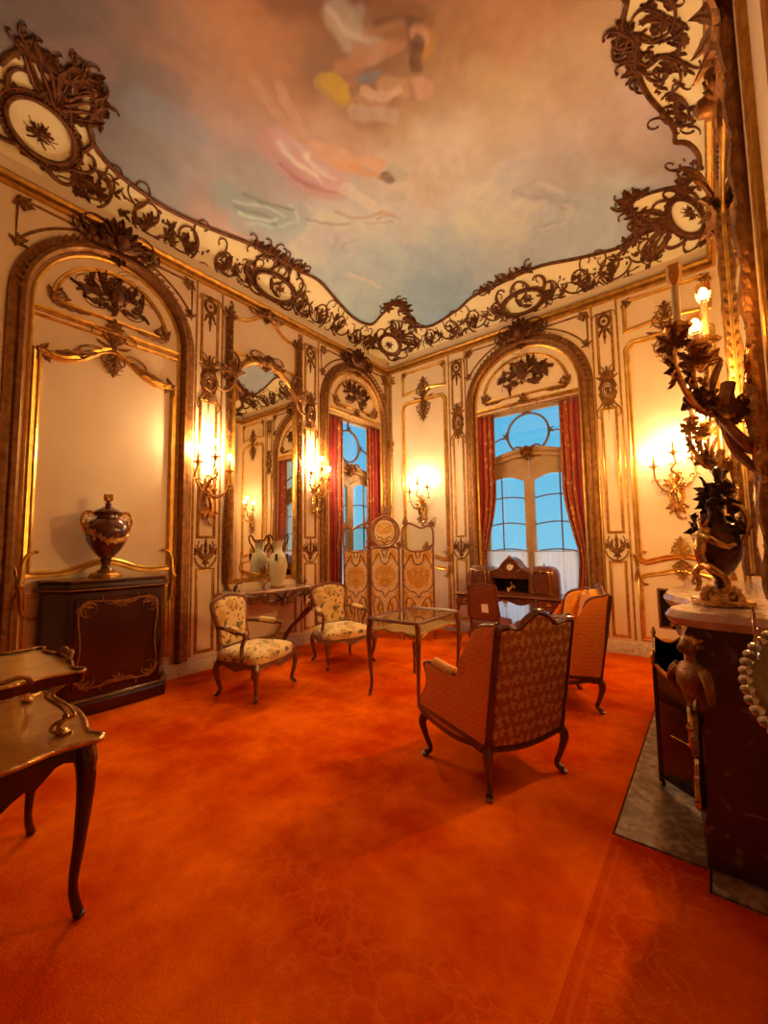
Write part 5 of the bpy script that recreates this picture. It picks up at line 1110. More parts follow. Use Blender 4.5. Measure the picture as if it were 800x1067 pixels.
def vitrine_table():
    t = thing('display_table', 'small glass-topped display table on slender cabriole legs in mid room', 'table', (2.44, -2.72, FZ), radians(2)); hx, hy, H = .285, .42, .755
    P = spline([(hx, hy*.92), (hx*.94, hy), (0, hy+.015), (-hx*.94, hy), (-hx, hy*.92), (-hx-.012, 0), (-hx, -hy*.92), (-hx*.94, -hy), (0, -hy-.015), (hx*.94, -hy), (hx, -hy*.92), (hx+.012, 0)], 5, True)
    m = MB(); m.grid([[(x*q, y*q, z) for x, y in P] for q, z in ((.93, H-.02), (1.0, H-.02), (1.03, H-.008), (1.02, H+.008), (.97, H+.010), (.93, H))], True, True); m.tube([(x*1.03, y*1.03, H-.004) for x, y in P], .006, 6, 1, True)
    m.build('top_frame', WALNUT, t)
    MB().prism([(x*.95, y*.95) for x, y in P], XYZ, H-.006, H-.001).build('glass_top', VGLASS, t, False)
    MB().prism([(x*.93, y*.93) for x, y in P], XYZ, H-.125, H-.112).build('lined_tray', FELT, t, False)
    for a, b_, nm in (((hx*.95, -hy*.9), (hx*.95, hy*.9), 0), ((-hx*.95, -hy*.9), (-hx*.95, hy*.9), 1), ((-hx*.9, hy*.96), (hx*.9, hy*.96), 2), ((-hx*.9, -hy*.96), (hx*.9, -hy*.96), 3)):
        m = MB(); dx, dy = b_[0]-a[0], b_[1]-a[1]; m.grid([[(a[0], a[1], H-.02), (b_[0], b_[1], H-.02)], [(a[0], a[1], H-.115), (b_[0], b_[1], H-.115)]]); m.build('side_glass', VGLASS, t, False)
        m = MB(); k = 16; sc = [(a[0]+dx*i/k, a[1]+dy*i/k, H-.125-.02*cos(2*pi*i/k)-.014*cos(4*pi*i/k)) for i in range(k+1)]; m.tube(sc, .010, 6, 1.5)
        m.ell(((a[0]+b_[0])/2, (a[1]+b_[1])/2, H-.118), (.03 if abs(dx) > abs(dy) else .012, .012 if abs(dx) > abs(dy) else .03, .014), 8, 6); m.build('apron', ORMOLU, t)
    for sx in (-1, 1):
        for sy in (-1, 1):
            q = .5; lg = cab_leg(sx*(hx-.01), sy*(hy-.02), H-.02, sx*.6, sy*.6, (.027, .026, .020, .016, .018), 8, .035).build('leg', WALNUT, t)
            m = MB(); x, y = sx*(hx+.006), sy*(hy-.004); m.tube(spline([(x, y, H-.03), (x+sx*.014, y+sy*.014, H*.80), (x+sx*.004, y+sy*.004, H*.62)], 4), (.010, .004), 6); m.ell((x+sx*.004, y+sy*.004, H-.03), (.014, .014, .02), 8, 6); m.build('corner_mount', ORMOLU, lg)
vitrine_table()

def cabinet():
    t = thing('side_cabinet', 'dark red lacquered side cabinet with marble top against the big arched panel', 'cabinet', (0, -4.78, FZ)); yc = -4.78
    def plan(e): 
        R = [(.035, -.54-e), (.12, -.545-e), (.30+e, -.44-e), (.405+e, -.38-e), (.425+e, -.2), (.432+e, 0), (.425+e, .2), (.405+e, .38+e), (.30+e, .44+e), (.12, .545+e), (.035, .54+e)]
        return R
    def ring(e, z): return [(x, y, z) for x, y in plan(e)]
    m = MB(); m.grid([ring(e, z) for e, z in ((0, .14), (.012, .5), (.008, .8), (0, 1.08))], False, True, True); body = m.build('body', ROSEW, t, True, 30)
    m = MB(); m.grid([ring(e, z) for e, z in ((.0, .0), (.045, .0), (.05, .05), (.045, .10), (.02, .125), (.012, .145), (0, .145))], False, True, True); m.build('plinth', ROSEW, t, True, 30)
    m = MB(); m.grid([ring(e, z) for e, z in ((0, 1.08), (.02, 1.085), (.04, 1.105), (.035, 1.12), (.015, 1.13), (.012, 1.165), (.018, 1.17), (0, 1.17))], False, True, True); m.build('cornice', ROSEW, t, True, 30)
    m = MB(); m.grid([ring(e, z) for e, z in ((.0, 1.171), (.012, 1.172), (.022, 1.185), (.018, 1.20), (0, 1.205))], False, True, True); m.build('marble_top', ROSEW2, t, True, 30)
    m = MB(); m.tube([(x, y, .133) for x, y in plan(.022)[1:-1]], .006, 6); m.build('brass_fillet', AGED, t); m = MB(); m.tube([(x, y, 1.112) for x, y in plan(.042)[1:-1]], .006, 6); m.build('brass_fillet', AGED, t)
    xf = lambda y: .435-.13*y*y
    MD = lambda u, v, d: (xf(u)+.012+d, u, v)
    dp = [(-.355, .22), (.355, .22), (.355, 1.03), (-.355, 1.03)]
    door = MB(); kk = 14; door.grid([[MD(-.355+.71*i/kk, .22+.81*j/8, .004) for i in range(kk+1)] for j in range(9)]); door = door.build('door', ROSEW, t)
    m = MB(); P = spline([(-.31, .26), (-.2, .235), (0, .25), (.2, .235), (.31, .26), (.33, .40), (.315, .62), (.335, .85), (.31, .98), (.2, 1.005), (0, .985), (-.2, 1.005), (-.31, .98), (-.335, .85), (-.315, .62), (-.33, .40)], 5, True)
    m.rtube(P+[P[0]], .009, MD, 1, .004)
    for u, v, a in ((-.31, .26, pi/4), (.31, .26, 3*pi/4), (.31, .98, -3*pi/4), (-.31, .98, -pi/4)):
        m.fan(u, v, a, 2.2, 4, .12, .04, MD, .5, 2, .006); m.curl(u, v, a+1.2, .16, -6, -34, (.010, .005), MD, 1, .006, 12); m.curl(u, v, a-1.2, .16, 6, 34, (.010, .005), MD, 1, .006, 12)
    for v, s in ((.245, 1), (.99, -1)):
        m.fan(0, v, s*pi/2, 2.4, 5, .09, .035, MD, .4, 2, .006)
        for sg in (-1, 1): m.curl(0, v, (0 if sg > 0 else pi)+s*sg*.5, .2, -s*sg*4, -s*sg*26, (.010, .005), MD, 1, .006, 14)
    m.build('gilt_mount', AGED, door)
cabinet()
def urn():
    t = thing('lidded_urn', 'dark lidded urn with gilt handles and garland on the red cabinet', 'urn', (.27, -4.86, FZ+1.206)); t.scale = (1.07, 1.07, 1.10)
    m = MB(); m.lathe([(.135, 0), (.135, .022), (.12, .026), (.118, .040), (.09, .048), (.06, .06), (.075, .066)], 28); m.build('foot', ORMOLU, t)
    m = MB(); m.lathe([(.055, .06), (.04, .085), (.034, .12), (.045, .14), (.055, .15), (.04, .16), (.07, .19), (.12, .25), (.155, .32), (.17, .39), (.168, .44), (.145, .49), (.11, .515), (.09, .525), (.088, .55), (.10, .565)], 32); m.build('body', URNM, t)
    m = MB(); m.lathe([(.108, .565), (.112, .575), (.10, .59), (.06, .61), (.035, .625), (.02, .64), (.03, .65), (.022, .66)], 24); lid = m.build('lid', URNM, t)
    m = MB(); m.ell((0, 0, .70), (.035, .035, .04), 12, 8)
    for i in range(9):
        a = 2*pi*i/9; MM = lambda u, v, d, a=a: ((.03+d)*cos(a)-u*sin(a), (.03+d)*sin(a)+u*cos(a), .68+v); m.leaf(0, 0, pi/2, .06, .028, MM, 0, .5, .0, 1, 6)
    m.build('finial', ORMOLU, lid)
    for s in (-1, 1):
        m = MB(); m.tube(spline([(0, s*.095, .54), (0, s*.13, .575), (0, s*.18, .565), (0, s*.20, .51), (0, s*.185, .44), (0, s*.165, .40)], 6), (.012, .016), 8); m.tube([(0, s*(.16+.025*cos(a)), .535+.025*sin(a)) for a in [i*.5 for i in range(12)]], .008, 6); m.build('handle', ORMOLU, t)
    m = MB(); rg = random.Random(8)
    for i in range(44):
        a = -pi/2*1.1+pi*1.1*i/43; sag = .45-.13*cos(a*1.9)*.5-.02; sag = .47-.15*max(0, cos(a)); r = .152+.02*(1-abs(sag-.4)*4)
        MM = lambda u, v, d, a=a, r=r, z=sag: ((r+d)*cos(a)-u*sin(a), (r+d)*sin(a)+u*cos(a), z+v); m.flower(rg.uniform(-.008, .008), rg.uniform(-.014, .014), .02, MM, -.006)
        if i % 2: m.leaf(0, 0, rg.uniform(0, 6.3), .045, .022, MM, .4, .5, .0, 1, 6)
    for i in range(26):
        a = 2*pi*i/26; MM = lambda u, v, d, a=a: ((.118+d)*cos(a)-u*sin(a), (.118+d)*sin(a)+u*cos(a), .50+v); m.leaf(0, 0, -pi/2, .06, .03, MM, 0, .5, .008, 1, 5)
    m.build('garland', ORMOLU, t)
urn()

def console():
    t = thing('console_table', 'carved gilt console table with pale marble top under the tall mirror', 'table', (0, -2.86, FZ)); H = .915
    P = [(.012, -.68), (.10, -.70), (.22, -.685), (.31, -.60), (.335, -.50), (.36, -.40), (.42, -.25), (.44, 0), (.42, .25), (.36, .40), (.335, .50), (.31, .60), (.22, .685), (.10, .70), (.012, .68)]
    Q = spline(P, 4)
    m = MB(); m.grid([[(max(.012, x+e*(x > .05)), y+e*(1 if y > 0 else -1)*(abs(y) > .4), z) for x, y in Q] for e, z in ((-.03, H-.035), (0, H-.03), (.01, H-.015), (0, H), (-.02, H+.003))], False, True, True); m.build('marble_top', MARBLE_T, t, True, 30)
    F = [(x-.03, y*.95) for x, y in Q if x > .09]; k = len(F); m = MB()
    low = [H-.12-.035*cos(4*pi*i/(k-1))-.03*cos(8*pi*i/(k-1)) for i in range(k)]
    m.grid([[(x, y, H-.036) for x, y in F], [(x+.012, y, H-.07) for x, y in F], [(x, y, z) for (x, y), z in zip(F, low)], [(x-.03, y, z+.01) for (x, y), z in zip(F, low)]]); m.tube([(x+.006, y, z) for (x, y), z in zip(F, low)], .010, 6); m.build('apron', WALNUT, t)
    m = MB()
    xy = lambda u: (.41-.30*abs(u/.66)**2.2, u)
    MM = lambda u, v, d: (xy(u)[0]+d-.005, u, v)
    crest(m, MM, 0, H-.13, .30, .22, .02)
    for sg in (-1, 1):
        for u, a, L in ((.12, .3, .34), (.32, -.4, .34), (.46, .5, .3)):
            m.curl(sg*u, H-.11, a if sg > 0 else pi-a, L, sg*3, sg*18, (.016, .007), MM, 1, .012, 16); m.leaf(sg*u, H-.12, (-.2 if sg > 0 else pi+.2), .2, .07, MM, sg*.7, .5, .015, 3); m.flower(sg*(u+.08), H-.10, .024, MM, .02)
        m.fan(sg*.55, H-.14, -pi/2, 2.0, 5, .15, .05, MM, .5, 2, .02)
    m.build('carved_swag', WALNUT, t)
    for sg in (-1, 1):
        m = MB(); m.tube(spline([(.26, sg*.56, H-.05), (.33, sg*.59, H-.16), (.32, sg*.58, H-.30), (.22, sg*.50, H-.44), (.14, sg*.36, H-.60), (.11, sg*.26, .16), (.10, sg*.27, .06), (.14, sg*.30, .040)], 5), [.035]*8+[.040]*8+[.030]*12+[.034]*8, 10)
        lg = m.build('leg', WALNUT, t); m = MB(); ML = lambda u, v, d, sg=sg: (.34+d, sg*.585+u, v)
        m.fan(0, H-.2, pi/2, 1.8, 5, .14, .05, ML, .5, 2, .0); m.fan(0, H-.2, -pi/2, 1.4, 5, .18, .05, ML, .5, 2, .0); m.curl(0, H-.1, -pi/2, .3, sg*3, sg*24, (.018, .008), ML, 1, .0, 16); m.flower(0, H-.2, .035, ML, .01); m.build('leaf_mount', ORMOLU, lg)
    m = MB(); m.tube(spline([(.11, -.26, .16), (.16, -.13, .20), (.19, 0, .17), (.16, .13, .20), (.11, .26, .16)], 5), .022, 8); m.ell((.18, 0, .20), (.05, .06, .05), 10, 7); m.build('stretcher', WALNUT, t)
console()
def vase():
    t = thing('baluster_vase', 'pale celadon vase with two bronze handles on the marble console', 'vase', (.24, -2.80, FZ+.9215))
    m = MB(); m.lathe([(.085, 0), (.088, .03), (.082, .05), (.105, .14), (.118, .24), (.122, .32), (.112, .40), (.085, .46), (.06, .49), (.052, .54), (.058, .60), (.078, .645), (.084, .65), (.076, .652), (.05, .60)], 32); m.build('body', PORCEL, t)
    m = MB(); m.lathe([(.10, -.002), (.102, .02), (.09, .035), (.083, .03)], 28); m.build('foot_mount', AGED, t)
    m = MB(); m.lathe([(.080, .640), (.088, .648), (.088, .658), (.078, .66), (.074, .652)], 28); m.build('lip_mount', AGED, t)
    for s in (-1, 1):
        m = MB(); m.tube(spline([(0, s*.082, .645), (0, s*.115, .70), (0, s*.155, .715), (0, s*.17, .68), (0, s*.155, .62), (0, s*.11, .56), (0, s*.085, .51), (0, s*.095, .47)], 6), (.011, .010), 8); m.leaf(s*.09, .46, -pi/2, .10, .05, lambda u, v, d: (d+.03, u, v), 0, .5, .05, 2); m.build('handle', BRONZE, t)
vase()
def thing_part(name, parent):
    o = bpy.data.objects.new(name, None); COL.objects.link(o); o.parent = parent; o.empty_display_size = .05; return o
WALNUT2 = pm('gilded_walnut', (.22, .075, .028), .35, .1, (.34, .14, .05), 14, bump=.1)
TRAY_REFL = pm('pale_reflection_tray', (.64, .38, .11), .12, 0, (.72, .45, .15), 5, dist=1.5, coat=.8)  # upper tray: the wall's reflection is put into this tan base colour
TOP_REFL = pm('tan_reflection_top', (.42, .19, .04), .12, 0, (.50, .24, .06), 5, dist=1.5, coat=.8)  # lower top: a duller tan, again carrying the reflected wall in its colour
def tea_table():
    t = thing('tiered_tea_table', 'dark two-tier tea table with gilt scroll supports at the near edge of the carpet', 'table', (2.42, -5.985, FZ)); H = .70
    def serpq(hx, hy, k=.03):
        return spline([(hx, hy*.84), (hx+.012, hy*.97), (hx*.93, hy+.012), (hx*.72, hy-k*.4), (hx*.4, hy+k*.5), (0, hy+k), (-hx*.4, hy+k*.5), (-hx*.72, hy-k*.4), (-hx*.93, hy+.012), (-hx-.012, hy*.97), (-hx, hy*.84), (-hx+k*.3, hy*.5), (-hx-k, 0), (-hx+k*.3, -hy*.5), (-hx, -hy*.84), (-hx-.012, -hy*.97), (-hx*.93, -hy-.012), (-hx*.72, -hy+k*.4), (-hx*.4, -hy-k*.5), (0, -hy-k), (hx*.4, -hy-k*.5), (hx*.72, -hy+k*.4), (hx*.93, -hy-.012), (hx+.012, -hy*.97), (hx, -hy*.84), (hx-k*.3, -hy*.5), (hx+k, 0), (hx-k*.3, hy*.5)], 4, True)
    P = serpq(.435, .315)
    MB().prism([(x*.985, y*.98) for x, y in P], XYZ, H-.02, H).build('lower_top', TOP_REFL, t, False)
    m = MB(); m.tube([(x, y, H-.002) for x, y in P], .011, 8, 1, True); m.build('rim', ORMOLU, t)
    Q = [(x*.93, y*.92) for x, y in P]; m = MB(); k = len(Q)
    low = [H-.115-.035*cos(2*atan2(y*1.4, x)*2)-.018*cos(16*atan2(y*1.4, x)) for x, y in Q]
    m.grid([[(x, y, H-.015) for x, y in Q], [(x*1.01, y*1.01, (H+z)/2) for (x, y), z in zip(Q, low)], [(x*1.0, y*1.0, z) for (x, y), z in zip(Q, low)], [(x*.95, y*.95, z+.004) for (x, y), z in zip(Q, low)]], False, True); m.build('apron', ROSEW, t)
    for sx in (-1, 1):
        for sy in (-1, 1):
            lg = cab_leg(sx*.375, sy*.26, H-.02, sx*.6, sy*.6, (.040, .036, .024, .017, .020), 10, .045).build('leg', ROSEW, t)
            m = MB(); x, y = sx*.405, sy*.285; m.tube(spline([(x, y, H-.02), (x+sx*.012, y+sy*.012, H-.09), (x, y, H-.17)], 4), (.022, .008), 8); m.ell((x+sx*.004, y+sy*.004, H-.08), (.022, .022, .02), 8, 6); m.build('corner_mount', AGED, lg)
    H2 = .955; cx = -.03; U = [(x+cx, y) for x, y in serpq(.345, .275, .025)]
    tray = MB().prism([(cx+(x-cx)*.985, y*.98) for x, y in U], XYZ, H2-.02, H2-.004).build('upper_tray', TRAY_REFL, t, False)
    m = MB(); m.grid([[(cx+(x-cx)*q, y*q, z) for x, y in U] for q, z in ((.985, H2-.006), (.99, H2+.003), (1.012, H2+.004), (1.005, H2-.018), (.985, H2-.04), (.95, H2-.04))], False, True); m.build('gallery', ROSEW, tray)
    m = MB(); m.tube([(cx+(x-cx)*1.006, y*1.006, H2+.006) for x, y in U], .006, 6, 1, True); m.build('gilt_edge', ORMOLU, tray)
    for sx, sy in ((1, 0), (-1, 0), (0, 1)):
        x, y = cx+sx*.355, sy*.285; px, py = (0, 1) if sx else (1, 0)
        m = MB(); m.tube(spline([(x-px*.10, y-py*.10, H2), (x-px*.07+sx*.02, y-py*.07+sy*.02, H2+.035), (x+sx*.025, y+sy*.025, H2+.028), (x+px*.07+sx*.02, y+py*.07+sy*.02, H2+.035), (x+px*.10, y+py*.10, H2)], 5), (.010, .010), 8); m.build('tray_handle', AGED, tray)
    for sx in (-1, 1):
        for sy in (-1, 1):
            x, y = cx+sx*.275, sy*.19; m = MB()
            for o_ in (-.012, .012):
                m.tube(spline([(x+sx*.03, y+sy*.03+o_, H2-.04), (x-sx*.01, y-sy*.01+o_, H2-.09), (x+sx*.035, y+sy*.035+o_, H2-.14), (x+sx*.07, y+sy*.05+o_, H2-.175), (x+sx*.02, y+sy*.02+o_, H2-.205), (x+sx*.01, y+sy*.01+o_, H2-.235), (x+sx*.05, y+sy*.05+o_, H+.006)], 5), .0075, 8)
            m.ell((x+sx*.05, y+sy*.04, H2-.175), (.018, .018, .014), 8, 6); m.ell((x+sx*.03, y+sy*.03, H+.014), (.035, .03, .014), 10, 6)
            m.build('scroll_support', ORMOLU, t)
tea_table()

def tapestry(rows, w, h, kind, seed):
    nu, nv = 56, rows; u = np.linspace(-1, 1, nu); v = np.linspace(0, 1, nv); U, V = np.meshgrid(u, v, indexing='ij'); A = np.abs(U)
    x = A*w/2; y = V*h; jx = x+fbm(U*3+seed, V*9, 1.5)*.02; jy = y+fbm(U*3, V*9+seed, 1.5)*.02
    c = np.zeros(U.shape+(3,)); c[:] = (.66, .44, .22); c *= (1+.25*fbm(x*30+seed, y*30, 1, 3))[..., None]
    def paintin(mask, col, op=1): 
        a = np.clip(mask, 0, 1)[..., None]*op; c[:] = c*(1-a)+np.array(col)*a
    def blobs(P, col):
        for bx, by, rx, ry in P: paintin((1-np.hypot((jx-bx)/rx, (jy-by)/ry))*5, col)
    def lines(P, col, wd):
        for L in P: paintin(1.6-polydist(jx, jy, spline(L, 5))/wd*1.4, col)
    mus, dk, mid = (.60, .30, .05), (.10, .028, .014), (.42, .16, .05)
    if kind == 'body':
        blobs([(0, h*.66, w*.40, h*.16), (w*.30, h*.92, w*.16, h*.07), (w*.22, h*.24, w*.17, h*.13), (w*.44, h*.40, w*.09, h*.1), (0, h*.07, w*.2, h*.05)], mus)
        rg = random.Random(seed)
        for i in range(70):
            bx, by = rg.random()*w/2, rg.random()*h; paintin((1-np.hypot((jx-bx)/.014, (jy-by)/.012))*3, rg.choice((mid, dk, (.78, .58, .3), mid)), .8)
        lines([[(0, h*.04), (w*.14, h*.10), (w*.06, h*.18), (w*.16, h*.34), (w*.34, h*.40), (w*.44, h*.30), (w*.38, h*.14)], [(w*.02, h*.40), (w*.12, h*.46), (w*.30, h*.48), (w*.46, h*.54), (w*.5, h*.60)], [(0, h*.80), (w*.14, h*.84), (w*.22, h*.94), (w*.40, h*.84), (w*.5, h*.78)], [(w*.04, h*.90), (w*.12, h*.985)], [(w*.24, h*.05), (w*.34, h*.12), (w*.48, h*.06)], [(w*.18, h*.18), (w*.26, h*.26), (w*.22, h*.32)]], dk, .011)
        lines([[(0, h*.52), (w*.1, h*.56), (w*.06, h*.62)], [(w*.3, h*.62), (w*.36, h*.70), (w*.28, h*.74)], [(0, h*.72), (w*.09, h*.70), (w*.14, h*.76)]], mid, .008)
    else:
        blobs([(0, h*.62, w*.32, h*.24), (0, h*.2, w*.2, h*.1)], mus); rg = random.Random(seed)
        for i in range(26):
            bx, by = rg.random()*w*.3, h*(.3+rg.random()*.55); paintin((1-np.hypot((jx-bx)/.014, (jy-by)/.012))*3, rg.choice((mid, dk, (.78, .58, .3))), .8)
        lines([[(0, h*.10), (w*.12, h*.20), (w*.30, h*.24), (w*.38, h*.5), (w*.30, h*.8), (w*.12, h*.92), (0, h*.9)], [(w*.05, h*.24), (w*.14, h*.34), (w*.24, h*.30)]], dk, .010)
    return U*w/2, V*h, np.clip(c, .01, .9)
TAPM = attr_mat('woven_tapestry', 'weave', .85, .2, 220)
def folding_screen():
    t = thing('folding_screen', 'three-panel folding screen of scrolled tapestry in gilt wood frames before the narrow window', 'folding screen', (1.03, -1.03, FZ)); O = Vector((1.03, -1.03, 0))
    for (x0, y0), (x1, y1), ctr, sd in (((.20, -1.49), (.555, -1.255), 0, 3), ((.57, -1.25), (1.02, -1.035), 1, 4), ((1.04, -1.025), (1.46, -.72), 0, 5)):
        dx, dy = x1-x0, y1-y0; l = sqrt(dx*dx+dy*dy); dx /= l; dy /= l
        M = lambda u, v, d: (x0+dx*(u+l/2)+dy*d-O.x, y0+dy*(u+l/2)-dx*d-O.y, v)
        hw = l/2-.02; zt = 1.42
        pan = thing_part('screen_leaf', t)
        m = MB()
        for s in (-1, 1): m.tube([M(s*hw, 0, 0), M(s*hw, .9, 0), M(s*hw, zt+.0, 0)], .018, 8)
        m.tube([M(-hw, .14, 0), M(hw, .14, 0)], .020, 8)
        if ctr:
            ov = [(hw*.98*cos(a)*(1+.05*cos(2*a)), 1.685+.245*sin(a)) for a in [2*pi*i/36 for i in range(36)]]
            m.tube([M(u, v, .002) for u, v in ov], .022, 8, 1, True); m.tube([M(u*.84, 1.685+(v-1.685)*.84, .006) for u, v in ov], .008, 6, 1, True)
            m.tube([M(u, v, 0) for u, v in spline([(-hw, zt), (-hw*.5, zt+.03), (0, zt-.0), (hw*.5, zt+.03), (hw, zt)], 5)], .018, 8); sc = [(0, 1.95, pi/2, .16), (-hw*.9, 1.46, pi*.8, .10), (hw*.9, 1.46, pi*.2, .10), (0, 1.42, -pi/2, .1)]
        else:
            top = spline([(-hw, zt), (-hw*1.04, 1.58), (-hw*.96, 1.74), (-hw*.6, 1.815), (-hw*.15, 1.78), (hw*.25, 1.74), (hw*.7, 1.775), (hw*.98, 1.73), (hw*1.04, 1.58), (hw, zt)], 5)
            if sd == 3: top = [(-u, v) for u, v in top[::-1]]
            bot = spline([(-hw, zt+.06), (-hw*.6, zt-.03), (0, zt-.055), (hw*.6, zt-.03), (hw, zt+.06)], 5)
            m.tube([M(u, v, 0) for u, v in top], .018, 8); m.tube([M(u, v, 0) for u, v in bot], .016, 8); sc = [(-hw*.8*(1 if sd != 3 else -1), 1.80, pi/2, .09), (hw*.9*(1 if sd != 3 else -1), 1.77, pi/3, .11), (0, zt-.05, -pi/2, .07)]
        for u, v, a, L in sc:
            m.fan(u, v, a, 2.0, 5, L, L*.32, lambda p, q, d: M(p, q, -.018-d*.5), .5, 2, .0)
            for sg in (-1, 1): m.curl(u, v, a+sg*.7, L*1.6, -sg*2/L*.3, -sg*4/L*.6, (.010, .005), lambda p, q, d: M(p, q, -.014-d), 1, .004, 12)
        m.build('screen_frame', WALNUT2, pan)
        rows = 130; h = zt-.15-(0 if ctr else .03); X, Y, c = tapestry(rows, 2*hw-.02, h, 'body', sd)
        def cloth(X, Y, c, z0, nm, clip=None):
            idx = {}; V = []; Cc = []; F = []; nu, nv = X.shape
            for i in range(nu):
                for j in range(nv): V.append(M(X[i, j], z0+Y[i, j], .0)); Cc.append((*c[i, j], 1))
            ok = lambda i, j: clip is None or clip(X[i, j], Y[i, j])
            for i in range(nu-1):
                for j in range(nv-1):
                    if ok(i, j) and ok(i+1, j+1): F.append((i*nv+j, (i+1)*nv+j, (i+1)*nv+j+1, i*nv+j+1))
            me = bpy.data.meshes.new(nm); me.from_pydata(V, [], F); me.materials.append(TAPM)
            a = me.color_attributes.new('weave', 'FLOAT_COLOR', 'POINT'); a.data.foreach_set('color', np.array(Cc, dtype=np.float32).ravel())
            o = bpy.data.objects.new(nm, me); COL.objects.link(o); o.parent = pan; sf = o.modifiers.new('thickness', 'SOLIDIFY'); sf.thickness = .012; sf.offset = 0
        cloth(X, Y, c, .15, 'tapestry')
        if ctr:
            X, Y, c = tapestry(50, 2*hw, .48, 'oval', 9); cloth(X, Y, c, 1.445, 'oval_tapestry', lambda a, b_: (a/(hw*.97))**2+((b_-.24)/.24)**2 < 1)
        else:
            MB().prism(top[4:-4]+bot[::-1][2:-2], M, -.003, .003).build('screen_glass', VGLASS, pan, False)
folding_screen()

def desk():
    t = thing('writing_desk', 'mahogany writing desk with domed side cabinets and a clock before the tall window', 'desk', (2.60, -.45, FZ)); H = .755
    P = spline([(-.80, -.22), (-.78, -.30), (-.60, -.315), (-.35, -.28), (0, -.30), (.35, -.28), (.60, -.315), (.78, -.30), (.80, -.22), (.80, .22), (.77, .26), (-.77, .26), (-.80, .22)], 4, True)
    m = MB(); m.grid([[(x*q, y*q, z) for x, y in P] for q, z in ((.96, H-.03), (1, H-.028), (1.012, H-.012), (1, H), (.97, H+.002))], False, True, True); m.build('desk_top', WOOD, t, True, 30)
    m = MB(); m.tube([(x*1.012, y*1.012, H-.014) for x, y in P], .006, 6, 1, True); m.build('gilt_edge', AGED, t)
    for sg in (-1, 1):
        m = MB(); o = [(sg*.76, -.27), (sg*.6, -.29), (sg*.43, -.265), (sg*.43, .24), (sg*.76, .24)]; k = len(o)
        m.grid([[(x, y, H-.03) for x, y in o], [(x, y, H-.17) for x, y in o], [(x+(.0), y+.01, H-.20+.02*(i == 1)) for i, (x, y) in enumerate(o)]], False, True, True); m.build('pedestal', WOOD, t, True, 30)
        MD = lambda u, v, d, sg=sg: (sg*.60+u, -.285-d+abs(u)*.14, v)
        m = MB(); m.prism(rrect(.135, .05, .02, 4, (0, H-.10)), MD, .0, .012); dr = m.build('drawer', WOOD, t, True, 30)
        m = MB(); m.rtube([(u, v) for u, v in rrect(.125, .042, .02, 4, (0, H-.10))], .005, MD, 1, .012); m.fan(0, H-.10, pi/2, 2.4, 5, .045, .02, MD, .4, 1, .014); m.curl(-.04, H-.10, -pi/2, .13, 14, 14, .005, MD, 1, .016, 14, False); m.build('handle', ORMOLU, dr)
        for y in (-.24, .22):
            for x in (.47, .73):
                lg = cab_leg(sg*x, y, H-.17, (sg*.7 if x > .6 else -sg*.3), -.6 if y < 0 else .4, (.030, .027, .018, .014, .019), 8, .04).build('leg', WOOD, t)
                if y < 0 and x > .6:
                    m = MB(); m.tube(spline([(sg*(x+.025), y-.025, H-.06), (sg*(x+.035), y-.035, H-.16), (sg*(x+.02), y-.02, H-.28)], 4), (.012, .005), 6); m.build('leg_mount', ORMOLU, lg)
    m = MB(); k = 16; lo_ = [(-.42+.84*i/k, H-.105+.025*cos(4*pi*i/k)) for i in range(k+1)]; m.prism([(-.42, H-.03), (.42, H-.03)][::-1]+lo_, lambda u, v, d: (u, -.268-d+.02, v), 0, .025); fr = m.build('frieze_drawer', WOOD, t, True, 30)
    MF = lambda u, v, d: (u, -.275-d, v); m = MB(); m.fan(0, H-.075, -pi/2, 2.4, 5, .06, .025, MF, .4, 1, .0); m.curl(-.15, H-.07, .3, .2, -5, -20, (.006, .004), MF, 1, 0, 12); m.curl(.15, H-.07, pi-.3, .2, 5, 20, (.006, .004), MF, 1, 0, 12); m.build('gilt_mount', ORMOLU, fr)
    for sg in (-1, 1):                                               # domed side cabinets
        c = sg*.46; m = MB(); rows = []
        for z, q in ((H, 1.0), (H+.06, 1.03), (H+.20, 1.0), (H+.29, .97), (H+.345, .90), (H+.385, .70), (H+.40, .42)): rows.append([(c+x*q, .02+y*q, z) for x, y in rrect(.185, .16, .06, 4)])
        m.grid(rows, False, True, True); cb = m.build('side_cabinet', WOOD, t, True, 35)
        MS_ = lambda u, v, d, c=c: (c+u, -.142-d-.008*sin((v-H)/.35*pi), v)
        m = MB(); P2 = spline([(-.11, H+.05), (0, H+.04), (.11, H+.05), (.12, H+.2), (.10, H+.31), (.05, H+.33), (0, H+.315), (-.05, H+.33), (-.10, H+.31), (-.12, H+.2)], 4, True); m.rtube(P2+[P2[0]], .007, MS_, 1, .0)
        for u, v, a in ((0, H+.32, pi/2), (-.10, H+.31, 2.4), (.10, H+.31, .7), (-.11, H+.05, -2.4), (.11, H+.05, -.7)): m.fan(u, v, a, 1.8, 3, .05, .02, MS_, .4, 1, .0)
        m.build('gilt_mount', ORMOLU, cb)
        m = MB(); m.lathe([(.006, 0), (.016, .012), (.010, .024), (.003, .035)], 8, (c, .02, H+.398)); m.build('finial', ORMOLU, cb)
    bk = spline([(-.29, H), (-.29, H+.30), (-.25, H+.335), (-.17, H+.37), (-.10, H+.46), (0, H+.52), (.10, H+.46), (.17, H+.37), (.25, H+.335), (.29, H+.30), (.29, H)], 4)
    op = [(-.24, H+.03), (-.24, H+.20), (0, H+.22), (.24, H+.20), (.24, H+.03)]
